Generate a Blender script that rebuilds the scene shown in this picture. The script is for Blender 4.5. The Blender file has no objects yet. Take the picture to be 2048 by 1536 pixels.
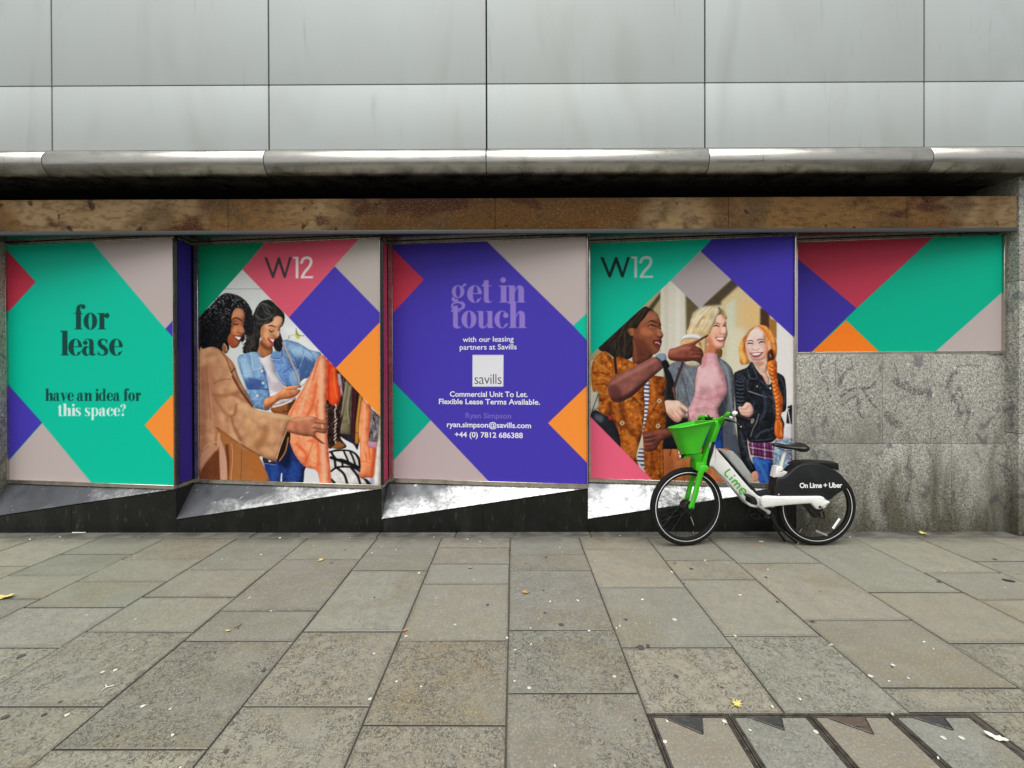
import bpy, bmesh, math, random
import numpy as np
from mathutils import Vector, Matrix, Euler
random.seed(7)
R = math.radians
SC = bpy.context.scene
COL = SC.collection
# ------------------------------------------------------------------ camera
F_PX, CAM_H, HORIZ = 850.0, 1.52, 737.0        # focal length and horizon row in a 2048 px wide frame
PITCH, ROLL, YAW = R(-0.25), R(0.16), R(0.20)
cam_d = bpy.data.cameras.new('camera')
cam = bpy.data.objects.new('camera', cam_d); COL.objects.link(cam); SC.camera = cam
cam_d.sensor_width = 36; cam_d.sensor_fit = 'HORIZONTAL'; cam_d.lens = F_PX / 2048 * 36
SHIFT = -(768 - HORIZ + math.tan(PITCH) * F_PX) / 2048
cam_d.shift_y = SHIFT
cam_d.clip_start = .05; cam_d.clip_end = 400
cam.location = (0, 0, CAM_H)
CM = Matrix.Rotation(YAW, 3, 'Z') @ Matrix.Rotation(R(90) + PITCH, 3, 'X') @ Matrix.Rotation(-ROLL, 3, 'Z')
cam.rotation_euler = CM.to_euler()
def ray(px, py):
    return CM @ Vector(((px - 1024) / F_PX, (768 - py + SHIFT * 2048) / F_PX, -1.0))
def P(px, py, Y):                               # point on the vertical plane y = Y
    d = ray(px, py); t = Y / d.y
    return Vector((d.x * t, Y, CAM_H + d.z * t))
def G(px, py, z=0.0):                           # point on the ground
    d = ray(px, py); t = (z - CAM_H) / d.z
    return Vector((d.x * t, d.y * t, z))
# ------------------------------------------------------------------ overcast sky and soft sun
W_ = bpy.data.worlds.new('World'); SC.world = W_; W_.use_nodes = True
nt = W_.node_tree; nt.nodes.clear()
sky = nt.nodes.new('ShaderNodeTexSky'); sky.sky_type = 'NISHITA'; sky.sun_disc = False
SUN_EL, SUN_ROT = R(68), R(192)
sky.sun_elevation = SUN_EL; sky.sun_rotation = SUN_ROT; sky.dust_density = 4; sky.air_density = 1.0; sky.ozone_density = 1.0
hs = nt.nodes.new('ShaderNodeHueSaturation'); hs.inputs['Saturation'].default_value = .07
bg = nt.nodes.new('ShaderNodeBackground'); bg.inputs['Strength'].default_value = .10
wo = nt.nodes.new('ShaderNodeOutputWorld')
nt.links.new(sky.outputs[0], hs.inputs['Color']); nt.links.new(hs.outputs[0], bg.inputs['Color']); nt.links.new(bg.outputs[0], wo.inputs['Surface'])
sun_d = bpy.data.lights.new('sun', 'SUN'); sun_d.energy = 1.8; sun_d.angle = R(60); sun_d.color = (1, .97, .92)
sun = bpy.data.objects.new('sun', sun_d); COL.objects.link(sun)
sdir = Vector((math.sin(SUN_ROT) * math.cos(SUN_EL), math.cos(SUN_ROT) * math.cos(SUN_EL), math.sin(SUN_EL)))
sun.rotation_euler = sdir.to_track_quat('Z', 'Y').to_euler()
SC.view_settings.view_transform = 'Standard'; SC.view_settings.look = 'None'
SC.view_settings.exposure = 0.72; SC.view_settings.gamma = 1
SC.cycles.max_bounces = 6

# ------------------------------------------------------------------ helpers
def lin(c):
    c = np.asarray(c, float) / 255.0
    return tuple(float(v) for v in np.where(c <= .04045, c / 12.92, ((c + .055) / 1.055) ** 2.4))
def tag(o, label=None, cat=None, group=None, kind=None):
    for k, v in (('label', label), ('category', cat), ('group', group), ('kind', kind)):
        if v: o[k] = v
    return o
def empty(name, loc):
    o = bpy.data.objects.new(name, None); COL.objects.link(o); o.location = loc
    o.empty_display_size = .1
    return o
def wpos(o):
    v = Vector((0, 0, 0))
    while o is not None: v = v + Vector(o.location); o = o.parent
    return v
def obj(name, verts, faces, m, parent=None, smooth=None, origin=None):
    """verts are world coordinates; the mesh is stored relative to its own origin"""
    verts = [Vector(v) for v in verts]
    if origin is None:
        lo = Vector((min(v.x for v in verts), min(v.y for v in verts), min(v.z for v in verts)))
        hi = Vector((max(v.x for v in verts), max(v.y for v in verts), max(v.z for v in verts)))
        origin = (lo + hi) / 2; origin.z = lo.z
    origin = Vector(origin)
    me = bpy.data.meshes.new(name)
    me.from_pydata([tuple(v - origin) for v in verts], [], faces)
    me.update()
    if smooth is not None:
        me.shade_smooth()
        if smooth < 180: me.set_sharp_from_angle(angle=R(smooth))
    for mm in (m if isinstance(m, (list, tuple)) else [m]): me.materials.append(mm)
    o = bpy.data.objects.new(name, me); COL.objects.link(o)
    o.location = origin - (wpos(parent) if parent else Vector((0, 0, 0)))
    o.parent = parent
    return o
class MB:
    """collects shapes that together make one mesh"""
    def __init__(s): s.v = []; s.f = []
    def add(s, v, f):
        n = len(s.v); s.v += [Vector(q) for q in v]; s.f += [[i + n for i in q] for q in f]
    def box(s, x0, x1, y0, y1, z0, z1, b=0.0):
        if b <= 0:
            s.add([(x0, y0, z0), (x1, y0, z0), (x1, y1, z0), (x0, y1, z0), (x0, y0, z1), (x1, y0, z1), (x1, y1, z1), (x0, y1, z1)],
                  [(0, 3, 2, 1), (4, 5, 6, 7), (0, 1, 5, 4), (1, 2, 6, 5), (2, 3, 7, 6), (3, 0, 4, 7)])
        else:
            bm = bmesh.new(); bmesh.ops.create_cube(bm, size=1)
            for v in bm.verts: v.co = Vector(((x0 + x1) / 2 + v.co.x * (x1 - x0), (y0 + y1) / 2 + v.co.y * (y1 - y0), (z0 + z1) / 2 + v.co.z * (z1 - z0)))
            bmesh.ops.bevel(bm, geom=bm.edges[:], offset=b, segments=2, affect='EDGES', profile=.6)
            s.bm(bm)
    def bm(s, bm):
        bm.verts.index_update()
        s.add([v.co.copy() for v in bm.verts], [[v.index for v in f.verts] for f in bm.faces]); bm.free()
    def tube(s, pts, r, n=12, sx=1.0, up=None, cap=True):
        pts = [Vector(p) for p in pts]
        rs = r if isinstance(r, (list, tuple)) else [r] * len(pts)
        base = len(s.v); prev = None
        for i, p in enumerate(pts):
            t = (pts[min(i + 1, len(pts) - 1)] - pts[max(i - 1, 0)]).normalized()
            if prev is None:
                a = Vector(up) if up else (Vector((0, 0, 1)) if abs(t.z) < .9 else Vector((1, 0, 0)))
            else: a = prev
            u = (a - t * a.dot(t)).normalized(); prev = u; w = t.cross(u)
            for k in range(n):
                g = 2 * math.pi * k / n
                s.v.append(p + u * math.cos(g) * rs[i] + w * math.sin(g) * rs[i] * sx)
        for i in range(len(pts) - 1):
            for k in range(n):
                a = base + i * n + k; b = base + i * n + (k + 1) % n
                s.f.append([a, b, b + n, a + n])
        if cap:
            s.f.append([base + k for k in range(n)][::-1]); s.f.append([base + (len(pts) - 1) * n + k for k in range(n)])
    def ring(s, c, ax, R_, prof, n=72):
        """revolve profile [(radial offset, axial offset)] about the axis ax through c"""
        ax = Vector(ax).normalized(); e1 = Vector((0, 0, 1)); e1 = (e1 - ax * e1.dot(ax)).normalized(); e2 = ax.cross(e1)
        base = len(s.v); m = len(prof)
        for k in range(n):
            g = 2 * math.pi * k / n; d = e1 * math.cos(g) + e2 * math.sin(g)
            for (ro, ao) in prof: s.v.append(Vector(c) + d * (R_ + ro) + ax * ao)
        for k in range(n):
            for j in range(m):
                a = base + k * m + j; b = base + k * m + (j + 1) % m
                c2 = base + ((k + 1) % n) * m + (j + 1) % m; d2 = base + ((k + 1) % n) * m + j
                s.f.append([a, b, c2, d2])
    def plate(s, pts, depth, bev=.004, axis=Vector((0, 1, 0))):
        """outline of 3D points on a plane facing -axis, extruded along +axis with softened rims"""
        pts = [Vector(p) for p in pts]; n = len(pts)
        c = sum(pts, Vector()) / n
        area = sum((pts[i] - c).cross(pts[(i + 1) % n] - c).dot(axis) for i in range(n))
        if area < 0: pts = pts[::-1]
        inn = []
        for i in range(n):
            a = (pts[i] - pts[i - 1]).normalized(); b = (pts[(i + 1) % n] - pts[i]).normalized()
            na = axis.cross(a); nb = axis.cross(b); m = na + nb
            if m.length < 1e-6: m = na
            m = m.normalized(); k = max(.4, m.dot(na)); inn.append(pts[i] + m * bev / k)
        base = len(s.v)
        rings = [inn, [p + axis * bev for p in pts], [p + axis * (depth - bev) for p in pts], [p + axis * depth for p in inn]]
        # a mid ring rounds the edge
        mid1 = [p * .7 + q * .3 + axis * bev * .3 for p, q in zip(pts, inn)]
        mid2 = [p * .7 + q * .3 + axis * (depth - bev * .3) for p, q in zip(pts, inn)]
        rings = [rings[0], mid1, rings[1], rings[2], mid2, rings[3]]
        for rg in rings: s.v += rg
        for j in range(len(rings) - 1):
            for i in range(n):
                a = base + j * n + i; b = base + j * n + (i + 1) % n
                s.f.append([a, b, b + n, a + n][::-1])
        s.f.append([base + i for i in range(n)]); s.f.append([base + (len(rings) - 1) * n + i for i in range(n)][::-1])
    def make(s, name, m, parent=None, smooth=None, origin=None):
        return obj(name, s.v, s.f, m, parent, smooth, origin)

def mat(name, col, rough=.5, metal=0.0, layers=(), bump=None, rlayer=None, spec=None, attr=None, coat=0):
    """layers: (scale, detail, distortion, colour, low, high, amount, stretch)"""
    m = bpy.data.materials.new(name); m.use_nodes = True; t = m.node_tree; N = t.nodes; L = t.links
    b = N['Principled BSDF']; b.inputs['Roughness'].default_value = rough; b.inputs['Metallic'].default_value = metal
    if spec is not None: b.inputs['Specular IOR Level'].default_value = spec
    if coat: b.inputs['Coat Weight'].default_value = coat; b.inputs['Coat Roughness'].default_value = .15
    geo = N.new('ShaderNodeNewGeometry')
    def noise(sc, det, dist, stretch):
        mp = N.new('ShaderNodeMapping'); mp.inputs['Scale'].default_value = stretch
        L.new(geo.outputs['Position'], mp.inputs['Vector'])
        n = N.new('ShaderNodeTexNoise'); n.inputs['Scale'].default_value = sc; n.inputs['Detail'].default_value = det; n.inputs['Distortion'].default_value = dist
        L.new(mp.outputs[0], n.inputs['Vector']); return n.outputs['Fac']
    def rng(v, lo, hi, a, b_):
        r = N.new('ShaderNodeMapRange'); r.inputs['From Min'].default_value = lo; r.inputs['From Max'].default_value = hi
        r.inputs['To Min'].default_value = a; r.inputs['To Max'].default_value = b_; L.new(v, r.inputs['Value']); return r.outputs[0]
    if attr:
        a = N.new('ShaderNodeAttribute'); a.attribute_name = attr; cur = a.outputs['Color']
    else:
        rgb = N.new('ShaderNodeRGB'); rgb.outputs[0].default_value = (*col, 1); cur = rgb.outputs[0]
    for (sc, det, dist, c2, lo, hi, am, st) in layers:
        f = rng(noise(sc, det, dist, st), lo, hi, 0, am)
        mx = N.new('ShaderNodeMix'); mx.data_type = 'RGBA'; L.new(f, mx.inputs['Factor']); L.new(cur, mx.inputs['A']); mx.inputs['B'].default_value = (*c2, 1)
        cur = mx.outputs['Result']
    L.new(cur, b.inputs['Base Color'])
    if rlayer:
        sc, det, lo, hi, a, b_ = rlayer
        L.new(rng(noise(sc, det, 0, (1, 1, 1)), lo, hi, a, b_), b.inputs['Roughness'])
    if bump:
        sc, det, stg, dist = bump
        bp = N.new('ShaderNodeBump'); bp.inputs['Strength'].default_value = stg; bp.inputs['Distance'].default_value = dist
        L.new(noise(sc, det, 0, (1, 1, 1)), bp.inputs['Height']); L.new(bp.outputs[0], b.inputs['Normal'])
    return m
U1 = (1, 1, 1)
# ------------------------------------------------------------------ print engine
# The posters are printed artwork: their ink colours are computed here and stored as a
# colour attribute on each flat poster sheet.
def smooth_pts(pts, closed=True, n=5):
    P_ = np.asarray(pts, float)
    m = len(P_)
    out = []
    rng_ = range(m) if closed else range(m - 1)
    for i in rng_:
        if closed:
            p0, p1, p2, p3 = P_[(i - 1) % m], P_[i], P_[(i + 1) % m], P_[(i + 2) % m]
        else:
            p0, p1, p2, p3 = P_[max(i - 1, 0)], P_[i], P_[i + 1], P_[min(i + 2, m - 1)]
        for k in range(n):
            t = k / n
            out.append(.5 * ((2 * p1) + (-p0 + p2) * t + (2 * p0 - 5 * p1 + 4 * p2 - p3) * t * t + (-p0 + 3 * p1 - 3 * p2 + p3) * t ** 3))
    if not closed:
        out.append(P_[-1])
    return np.array(out)

def gblur(a, s):
    if s <= 0.05:
        return a
    r = max(1, int(3 * s + .5))
    k = np.exp(-np.arange(-r, r + 1) ** 2 / (2 * s * s)); k /= k.sum()
    b = np.pad(a, ((r, r), (0, 0)), mode='edge')
    a = sum(k[i] * b[i:i + a.shape[0]] for i in range(2 * r + 1))
    b = np.pad(a, ((0, 0), (r, r)), mode='edge')
    return sum(k[i] * b[:, i:i + a.shape[1]] for i in range(2 * r + 1))

class Canvas:
    def __init__(s, x0, y0, w, h, col, seed=1):
        s.x0, s.y0, s.w, s.h = x0, y0, w, h
        s.a = np.zeros((h, w, 3)); s.a[:] = col
        s.clip = None; s.auto = False
        s.rng = np.random.RandomState(seed)
    def mask(s, pts, smooth=False, blur=0):
        p = smooth_pts(pts) if smooth else np.asarray(pts, float)
        m = np.zeros((s.h, s.w))
        X = p[:, 0] - s.x0; Y = p[:, 1] - s.y0
        X2, Y2 = np.roll(X, -1), np.roll(Y, -1)
        r0, r1 = max(0, int(math.floor(Y.min()))), min(s.h - 1, int(math.ceil(Y.max())))
        for r in range(r0, r1 + 1):
            for q in (.125, .375, .625, .875):
                y = r + q
                c = (Y <= y) != (Y2 <= y)
                if not c.any(): continue
                xs = np.sort(X[c] + (y - Y[c]) / (Y2[c] - Y[c]) * (X2[c] - X[c]))
                for a, b in zip(xs[::2], xs[1::2]):
                    a = max(a, 0); b = min(b, s.w)
                    if b <= a: continue
                    ia, ib = int(a), min(int(b), s.w - 1)
                    if ia == ib: m[r, ia] += (b - a) * .25
                    else:
                        m[r, ia] += (ia + 1 - a) * .25
                        m[r, ia + 1:ib] += .25
                        m[r, ib] += (b - ib) * .25
        return np.clip(gblur(m, blur), 0, 1)
    def put(s, m, col, a=1.0):
        if s.clip is not None: m = m * s.clip
        m = (m * a)[..., None]
        s.a = s.a * (1 - m) + np.asarray(col, float) * m
    def poly(s, pts, col, a=1.0, blur=0, smooth=False):
        m = s.mask(pts, smooth, blur); s.put(m, col, a)
        if s.auto and s.clip is None and a >= .9 and m.sum() > 60: s.volume(m)
        return m
    def volume(s, m):
        # the printed photographs have form: light from the upper left, soft dark turning edges, cloth folds
        ar = m.sum(); sg = min(5.0, max(1.1, math.sqrt(ar) / 11)); d = max(1, int(round(sg * .8)))
        g = gblur(m, sg)
        emb = np.roll(np.roll(g, -d, 0), -d, 1) - np.roll(np.roll(g, d, 0), d, 1)
        f = 1 + m * (.30 * emb - .42 * (1 - g))
        if ar > 900:
            n = gblur(s.rng.randn(s.h, s.w), max(1.5, sg * .8)); n /= n.std(); f = f + m * .05 * n
        s.a = np.clip(s.a * f[..., None], 0, 255)
    def sp(s, pts, col, a=1.0, blur=0):
        return s.poly(pts, col, a, blur, True)
    def lmask(s, pts, w, smooth=True, blur=0):
        p = smooth_pts(pts, False) if smooth and len(pts) > 2 else np.asarray(pts, float)
        ws = np.interp(np.linspace(0, 1, len(p)), np.linspace(0, 1, len(w)), w) if isinstance(w, (list, tuple)) else np.full(len(p), float(w))
        pad = ws.max() + 3
        xa, xb = int(max(0, p[:, 0].min() - s.x0 - pad)), int(min(s.w, p[:, 0].max() - s.x0 + pad + 1))
        ya, yb = int(max(0, p[:, 1].min() - s.y0 - pad)), int(min(s.h, p[:, 1].max() - s.y0 + pad + 1))
        m = np.zeros((s.h, s.w))
        if xb <= xa or yb <= ya: return m
        gx, gy = np.meshgrid(np.arange(xa, xb) + .5 + s.x0, np.arange(ya, yb) + .5 + s.y0)
        best = np.zeros(gx.shape)
        for i in range(len(p) - 1):
            d = p[i + 1] - p[i]; L = max((d * d).sum(), 1e-9)
            t = np.clip(((gx - p[i, 0]) * d[0] + (gy - p[i, 1]) * d[1]) / L, 0, 1)
            dist = np.hypot(gx - p[i, 0] - t * d[0], gy - p[i, 1] - t * d[1])
            ww = ws[i] + (ws[i + 1] - ws[i]) * t
            best = np.maximum(best, np.clip(ww / 2 - dist + .5, 0, 1) * np.minimum(1, ww + .15))
        m[ya:yb, xa:xb] = best
        return gblur(m, blur)
    def line(s, pts, w, col, a=1.0, blur=0, smooth=True):
        s.put(s.lmask(pts, w, smooth, blur), col, a)
    def fuzz(s, m, amp, sc=1.0, ang=None, tint=(1, 1, 1)):
        n = s.rng.randn(s.h, s.w)
        if ang is None: n = gblur(n, sc)
        else:
            acc = np.zeros_like(n)
            for t in np.linspace(-sc * 3, sc * 3, int(sc * 6) + 1):
                acc += np.roll(np.roll(n, int(round(t * math.sin(ang))), 0), int(round(t * math.cos(ang))), 1)
            n = gblur(acc, .5)
        n = n / (n.std() + 1e-9)
        c = s.clip if s.clip is not None else 1
        s.a = np.clip(s.a + (n * m * c)[..., None] * amp * np.asarray(tint), 0, 255)

def tf(ox, oy, sc):
    return lambda *c: [(ox + c[i] / sc, oy + c[i + 1] / sc) for i in range(0, len(c), 2)]

TEAL = (0, 200, 166); PURP = (74, 61, 183); PINK = (250, 104, 137); ORNG = (255, 152, 60); MAUV = (194, 181, 179)

# ---- heavy high-contrast serif letters, drawn as signed shapes (x-height = 1, baseline y = 0)
def _ell(cx, cy, rx, ry, n=28):
    return [(cx + rx * math.cos(2 * math.pi * i / n), cy + ry * math.sin(2 * math.pi * i / n)) for i in range(n)]
def _rc(x0, y0, x1, y1): return [(x0, y0), (x1, y0), (x1, y1), (x0, y1)]
def _stem(x, y0, y1, w=.32, flag=True, foot=True):
    o = [(1, _rc(x, y0, x + w, y1))]
    if flag: o.append((1, [(x - .13, y1 - .005), (x + .05, y1), (x + .05, y1 - .16), (x - .02, y1 - .07), (x - .13, y1 - .05)]))
    if foot: o.append((1, _rc(x - .09, y0, x + w + .09, y0 + .05)))
    return o
def _arch(x, w=.32, gap=.2):
    # shoulder from the stem at x into a second stem
    x2 = x + w + gap
    return [(1, [(x + w - .02, .66), (x + w + .08, .9), (x + w + .2, 1.0), (x2 + .09, 1.02), (x2 + w - .05, .93), (x2 + w, .74), (x2 + w, 0), (x2, 0), (x2, .74), (x2 - .03, .9), (x2 - .1, .95), (x + w + .16, .88), (x + w + .06, .72), (x + w - .02, .5)]),
            (1, _rc(x2 - .09, 0, x2 + w + .09, .05))]
GLY = {
 'o': (.90, [(1, _ell(.45, .5, .43, .52)), (-1, _ell(.45, .5, .12, .48))]),
 'c': (.80, [(1, _ell(.43, .5, .42, .52)), (-1, _ell(.47, .5, .17, .48)), (-1, _rc(.55, .3, .95, .66)), (-1, [(.5, .2), (.95, .3), (.95, .5), (.55, .5)]), (1, _ell(.66, .74, .15, .15)), (1, [(.72, .3), (.77, .27), (.6, .02), (.4, -.02), (.45, .03), (.6, .08)])]),
 'e': (.84, [(1, _ell(.43, .5, .42, .52)), (-1, _ell(.48, .5, .14, .48)), (-1, _rc(.5, .22, .95, .5)), (1, _rc(.25, .5, .82, .555)), (1, [(.78, .3), (.83, .28), (.66, .02), (.42, -.02), (.48, .03), (.64, .08)])]),
 'l': (.47, _stem(.12, 0, 1.5)),
 'i': (.47, _stem(.12, 0, 1.0) + [(1, _ell(.25, 1.32, .16, .16))]),
 'n': (1.02, _stem(.12, 0, 1.0) + _arch(.12)),
 'h': (1.02, _stem(.12, 0, 1.5) + _arch(.12)),
 'u': (1.0, [(1, _rc(.1, .25, .37, .97)), (1, _rc(0, .95, .37, 1.0)), (1, [(.1, .3), (.13, .08), (.25, -.02), (.42, -.02), (.55, .06), (.62, .2), (.62, .3), (.5, .12), (.42, .06), (.37, .12), (.37, .3)]), (1, _rc(.62, 0, .89, 1.0)), (1, _rc(.52, .95, .89, 1.0)), (1, _rc(.62, 0, .98, .05))]),
 'r': (.74, _stem(.12, 0, 1.0) + [(1, _ell(.6, .84, .15, .16)), (1, [(.36, .6), (.42, .84), (.52, .97), (.66, 1.01), (.66, .96), (.52, .9), (.42, .7), (.36, .45)])]),
 'f': (.60, _stem(.14, 0, 1.12, flag=False) + [(1, _rc(0, .95, .56, 1.0)), (1, [(.14, 1.08), (.17, 1.35), (.3, 1.5), (.5, 1.54), (.62, 1.5), (.5, 1.48), (.42, 1.38), (.41, 1.08)]), (1, _ell(.6, 1.38, .14, .14))]),
 't': (.58, [(1, [(.12, 1.3), (.39, 1.32), (.39, .2), (.43, .07), (.5, .05), (.58, .12), (.6, .1), (.5, -.01), (.35, -.03), (.2, .0), (.12, .12)]), (1, _rc(0, .95, .56, 1.0)), (1, [(.0, .98), (.13, 1.2), (.13, .98)])]),
 'd': (.98, [(1, _ell(.4, .5, .39, .52)), (-1, _ell(.43, .5, .15, .47)), (1, _rc(.56, 0, .83, 1.5)), (1, _rc(.45, 1.45, .83, 1.5)), (1, _rc(.56, 0, .95, .05)), (-1, _rc(.5, -.1, .56, .02))]),
 'p': (.98, [(1, _ell(.55, .5, .39, .52)), (-1, _ell(.52, .5, .15, .47)), (1, _rc(.12, -.5, .39, 1.0)), (1, _rc(0, .95, .39, 1.0)), (1, _rc(.03, -.5, .48, -.45))]),
 'a': (.90, [(1, _rc(.44, .12, .71, .78)), (1, [(.44, .7), (.44, .86), (.38, .95), (.28, .97), (.4, 1.02), (.58, 1.0), (.68, .9), (.71, .72)]), (1, [(.28, .97), (.15, .93), (.1, .8), (.2, 1.0), (.4, 1.02)]), (1, _ell(.2, .77, .14, .13)), (1, _ell(.26, .27, .26, .3)), (-1, _ell(.36, .27, .1, .22)), (1, _rc(.44, .12, .55, .5)), (1, [(.44, .15), (.5, .0), (.65, -.02), (.82, .04), (.88, .14), (.8, .08), (.71, .12), (.71, .4), (.44, .5)])]),
 's': (.72, [(1, [(.06, .32), (.05, 0), (.1, .05), (.2, .0), (.36, -.02), (.58, .03), (.69, .2), (.67, .38), (.52, .56), (.32, .68), (.27, .78), (.28, .9), (.38, .96), (.48, .92), (.56, .8), (.61, .66), (.63, .98), (.57, .95), (.48, 1.0), (.34, 1.02), (.13, .97), (.04, .8), (.06, .62), (.2, .45), (.4, .32), (.46, .2), (.42, .08), (.32, .03), (.2, .08), (.12, .18)])]),
 'v': (.88, [(1, [(.1, .97), (.4, .97), (.58, .35), (.74, .97), (.8, .97), (.5, -.02), (.4, -.02)]), (1, _rc(.0, .95, .48, 1.0)), (1, _rc(.62, .95, .9, 1.0))]),
 'g': (.90, [(1, _ell(.4, .64, .36, .38)), (-1, _ell(.4, .64, .13, .33)), (1, _ell(.4, -.2, .4, .27)), (-1, _ell(.36, -.2, .26, .16)), (1, [(.1, .34), (.02, .2), (.1, .06), (.4, .04), (.4, .2), (.2, .22), (.2, .32)]), (1, [(.3, .04), (.66, .06), (.8, -.1), (.8, -.25), (.6, -.02)]), (1, [(.6, .9), (.7, 1.1), (.86, 1.12), (.86, .98), (.76, .98), (.66, .86)])]),
 '?': (.72, [(1, _ell(.34, 1.13, .32, .34)), (-1, _ell(.3, 1.13, .12, .3)), (-1, _rc(-.1, .7, .2, 1.1)), (1, _ell(.14, 1.2, .13, .13)), (1, [(.3, .78), (.46, .85), (.36, .62), (.34, .42), (.28, .42), (.26, .64)]), (1, _ell(.31, .15, .16, .16))]),
 ' ': (.38, []),
}
def serif(cv, text, cx, base, xh, col, width=None, a=1.0, slope=0.0):
    adv = sum(GLY[c][0] for c in text)
    sx = xh if width is None else width / adv
    x = cx - adv * sx / 2
    for ch in text:
        aw, parts = GLY[ch]
        m = np.zeros((cv.h, cv.w))
        for sg, pts in parts:
            q = [(x + px * sx, base + slope * (x + px * sx - cx) - py * xh) for px, py in pts]
            k = cv.mask(q)
            m = np.maximum(m, k) if sg > 0 else m * (1 - k)
        cv.put(m, col, a)
        x += aw * sx

def w12(cv, x0, x1, yt, yb, dark, light, sl=0.0):
    W_ = x1 - x0; H_ = yb - yt
    f = lambda *c: [(x0 + c[i] * W_, yt + c[i + 1] * H_ + sl * c[i] * W_) for i in range(0, len(c), 2)]
    cv.poly(f(0, .02, .06, .02, .175, .74, .28, .02, .32, .02, .425, .74, .51, .02, .565, .02, .44, .98, .4, .98, .3, .3, .2, .98, .16, .98), dark)
    cv.poly(f(.58, 0, .70, 0, .70, 1, .645, 1, .645, .09, .60, .09), light)
    cv.line(f(.765, .27, .80, .1, .875, .045, .945, .1, .96, .27, .92, .47, .83, .72, .775, .95), .055 * W_, light)
    cv.poly(f(.765, .905, 1.0, .905, 1.0, 1.0, .755, 1.0), light)
# ------------------------------------------------------------------ materials of the place
M = {}
M['cladding'] = mat('painted_aluminium', (.445, .49, .485), .62, .12, [(1.3, 3, .3, (.40, .42, .40), .35, .7, .5, (1, 1, .35)), (220, 2, 0, (.52, .55, .55), .5, .75, .3, U1), (2.2, 5, .8, (.33, .35, .33), .52, .74, .5, (1, 1, .3)), (14, 5, .5, (.27, .28, .26), .64, .80, .45, (1, 1, .10))], bump=(1.1, 2, .10, .02))
M['tube'] = mat('brushed_steel_trim', (.47, .46, .42), .3, .9, [(3, 5, .4, (.38, .37, .33), .45, .7, .4, (.6, 1, 2.2)), (22, 6, 1.2, (.05, .045, .035), .70, .73, .85, (1, 1, 1.5)), (60, 3, 0, (.3, .29, .26), .4, .7, .4, (.1, 1, 2))], rlayer=(6, 3, .3, .7, .22, .4))
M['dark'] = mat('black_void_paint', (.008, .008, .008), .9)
M['joint'] = mat('black_gasket', (.012, .012, .012), .8)
M['fascia'] = mat('brown_travertine', (.17, .088, .030), .62, 0, [(.55, 3, .4, (.085, .036, .007), .45, .56, .9, (1, 1, 1)), (.8, 4, .6, (.27, .185, .095), .50, .62, .9, (1, 1, 1)), (2.4, 8, .4, (.075, .045, .02), .50, .64, .8, (1, 1, .8)), (20, 8, .3, (.06, .03, .012), .48, .66, .6, (.5, 1, 1.2)), (1.9, 10, .3, (.045, .012, .006), .585, .63, .85, (.8, 1, 1.3)), (7, 10, .4, (.02, .008, .006), .64, .68, .85, (1, 1, .8)), (80, 6, 0, (.34, .24, .13), .5, .75, .3, (.6, 1, 1.2))], bump=(70, 5, .3, .004), spec=.1)
M['drip'] = mat('dark_grey_flashing', (.055, .06, .062), .45, .3, [(40, 3, 0, (.10, .10, .10), .6, .75, .4, (.1, 1, 1))])
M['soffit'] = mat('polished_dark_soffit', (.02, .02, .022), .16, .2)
M['granite'] = mat('speckled_granite', (.40, .395, .35), .6, 0, [(70, 5, .6, (.13, .13, .105), .46, .60, .9, U1), (48, 6, .8, (.66, .66, .61), .56, .66, .75, U1), (150, 4, .3, (.05, .05, .045), .56, .64, .7, U1), (1.3, 5, .6, (.20, .20, .17), .48, .66, .6, (1, 1, .6)), (5.5, 9, 1.2, (.10, .10, .11), .585, .66, .7, (1, 1, .7)), (2.2, 3, 0, (.42, .41, .2), .64, .76, .35, U1)], bump=(120, 3, .15, .002))
def add_grime_and_shade(m, z0, z1, c2, am):
    """splash dirt rising from the pavement, and painted underside shade on the trim"""
    t = m.node_tree; N = t.nodes; L = t.links; b = N['Principled BSDF']
    geo = N.new('ShaderNodeNewGeometry'); sp = N.new('ShaderNodeSeparateXYZ'); L.new(geo.outputs['Position'], sp.inputs[0])
    mp = N.new('ShaderNodeMapping'); mp.inputs['Scale'].default_value = (3.0, 3.0, .7); L.new(geo.outputs['Position'], mp.inputs['Vector'])
    n = N.new('ShaderNodeTexNoise'); n.inputs['Scale'].default_value = 2.0; n.inputs['Detail'].default_value = 7; n.inputs['Distortion'].default_value = .6; L.new(mp.outputs[0], n.inputs['Vector'])
    r = N.new('ShaderNodeMapRange'); r.inputs['From Min'].default_value = z0; r.inputs['From Max'].default_value = z1; r.inputs['To Min'].default_value = .34; r.inputs['To Max'].default_value = -.22; L.new(sp.outputs['Z'], r.inputs['Value'])
    q = N.new('ShaderNodeMath'); q.operation = 'ADD'; L.new(n.outputs['Fac'], q.inputs[0]); L.new(r.outputs[0], q.inputs[1])
    f = N.new('ShaderNodeMapRange'); f.inputs['From Min'].default_value = .40; f.inputs['From Max'].default_value = .80; f.inputs['To Max'].default_value = am; L.new(q.outputs[0], f.inputs['Value'])
    old = b.inputs['Base Color'].links[0].from_socket
    x = N.new('ShaderNodeMix'); x.data_type = 'RGBA'; x.blend_type = 'MULTIPLY'; L.new(f.outputs[0], x.inputs['Factor']); L.new(old, x.inputs['A']); x.inputs['B'].default_value = (*c2, 1)
    L.new(x.outputs['Result'], b.inputs['Base Color'])
add_grime_and_shade(M['granite'], .0, 1.15, (.24, .225, .16), .92)
add_grime_and_shade(M['tube'], 3.18, 3.285, (.08, .075, .06), .85)  # underside shade painted into the steel, together with a streaky dirt line
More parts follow.
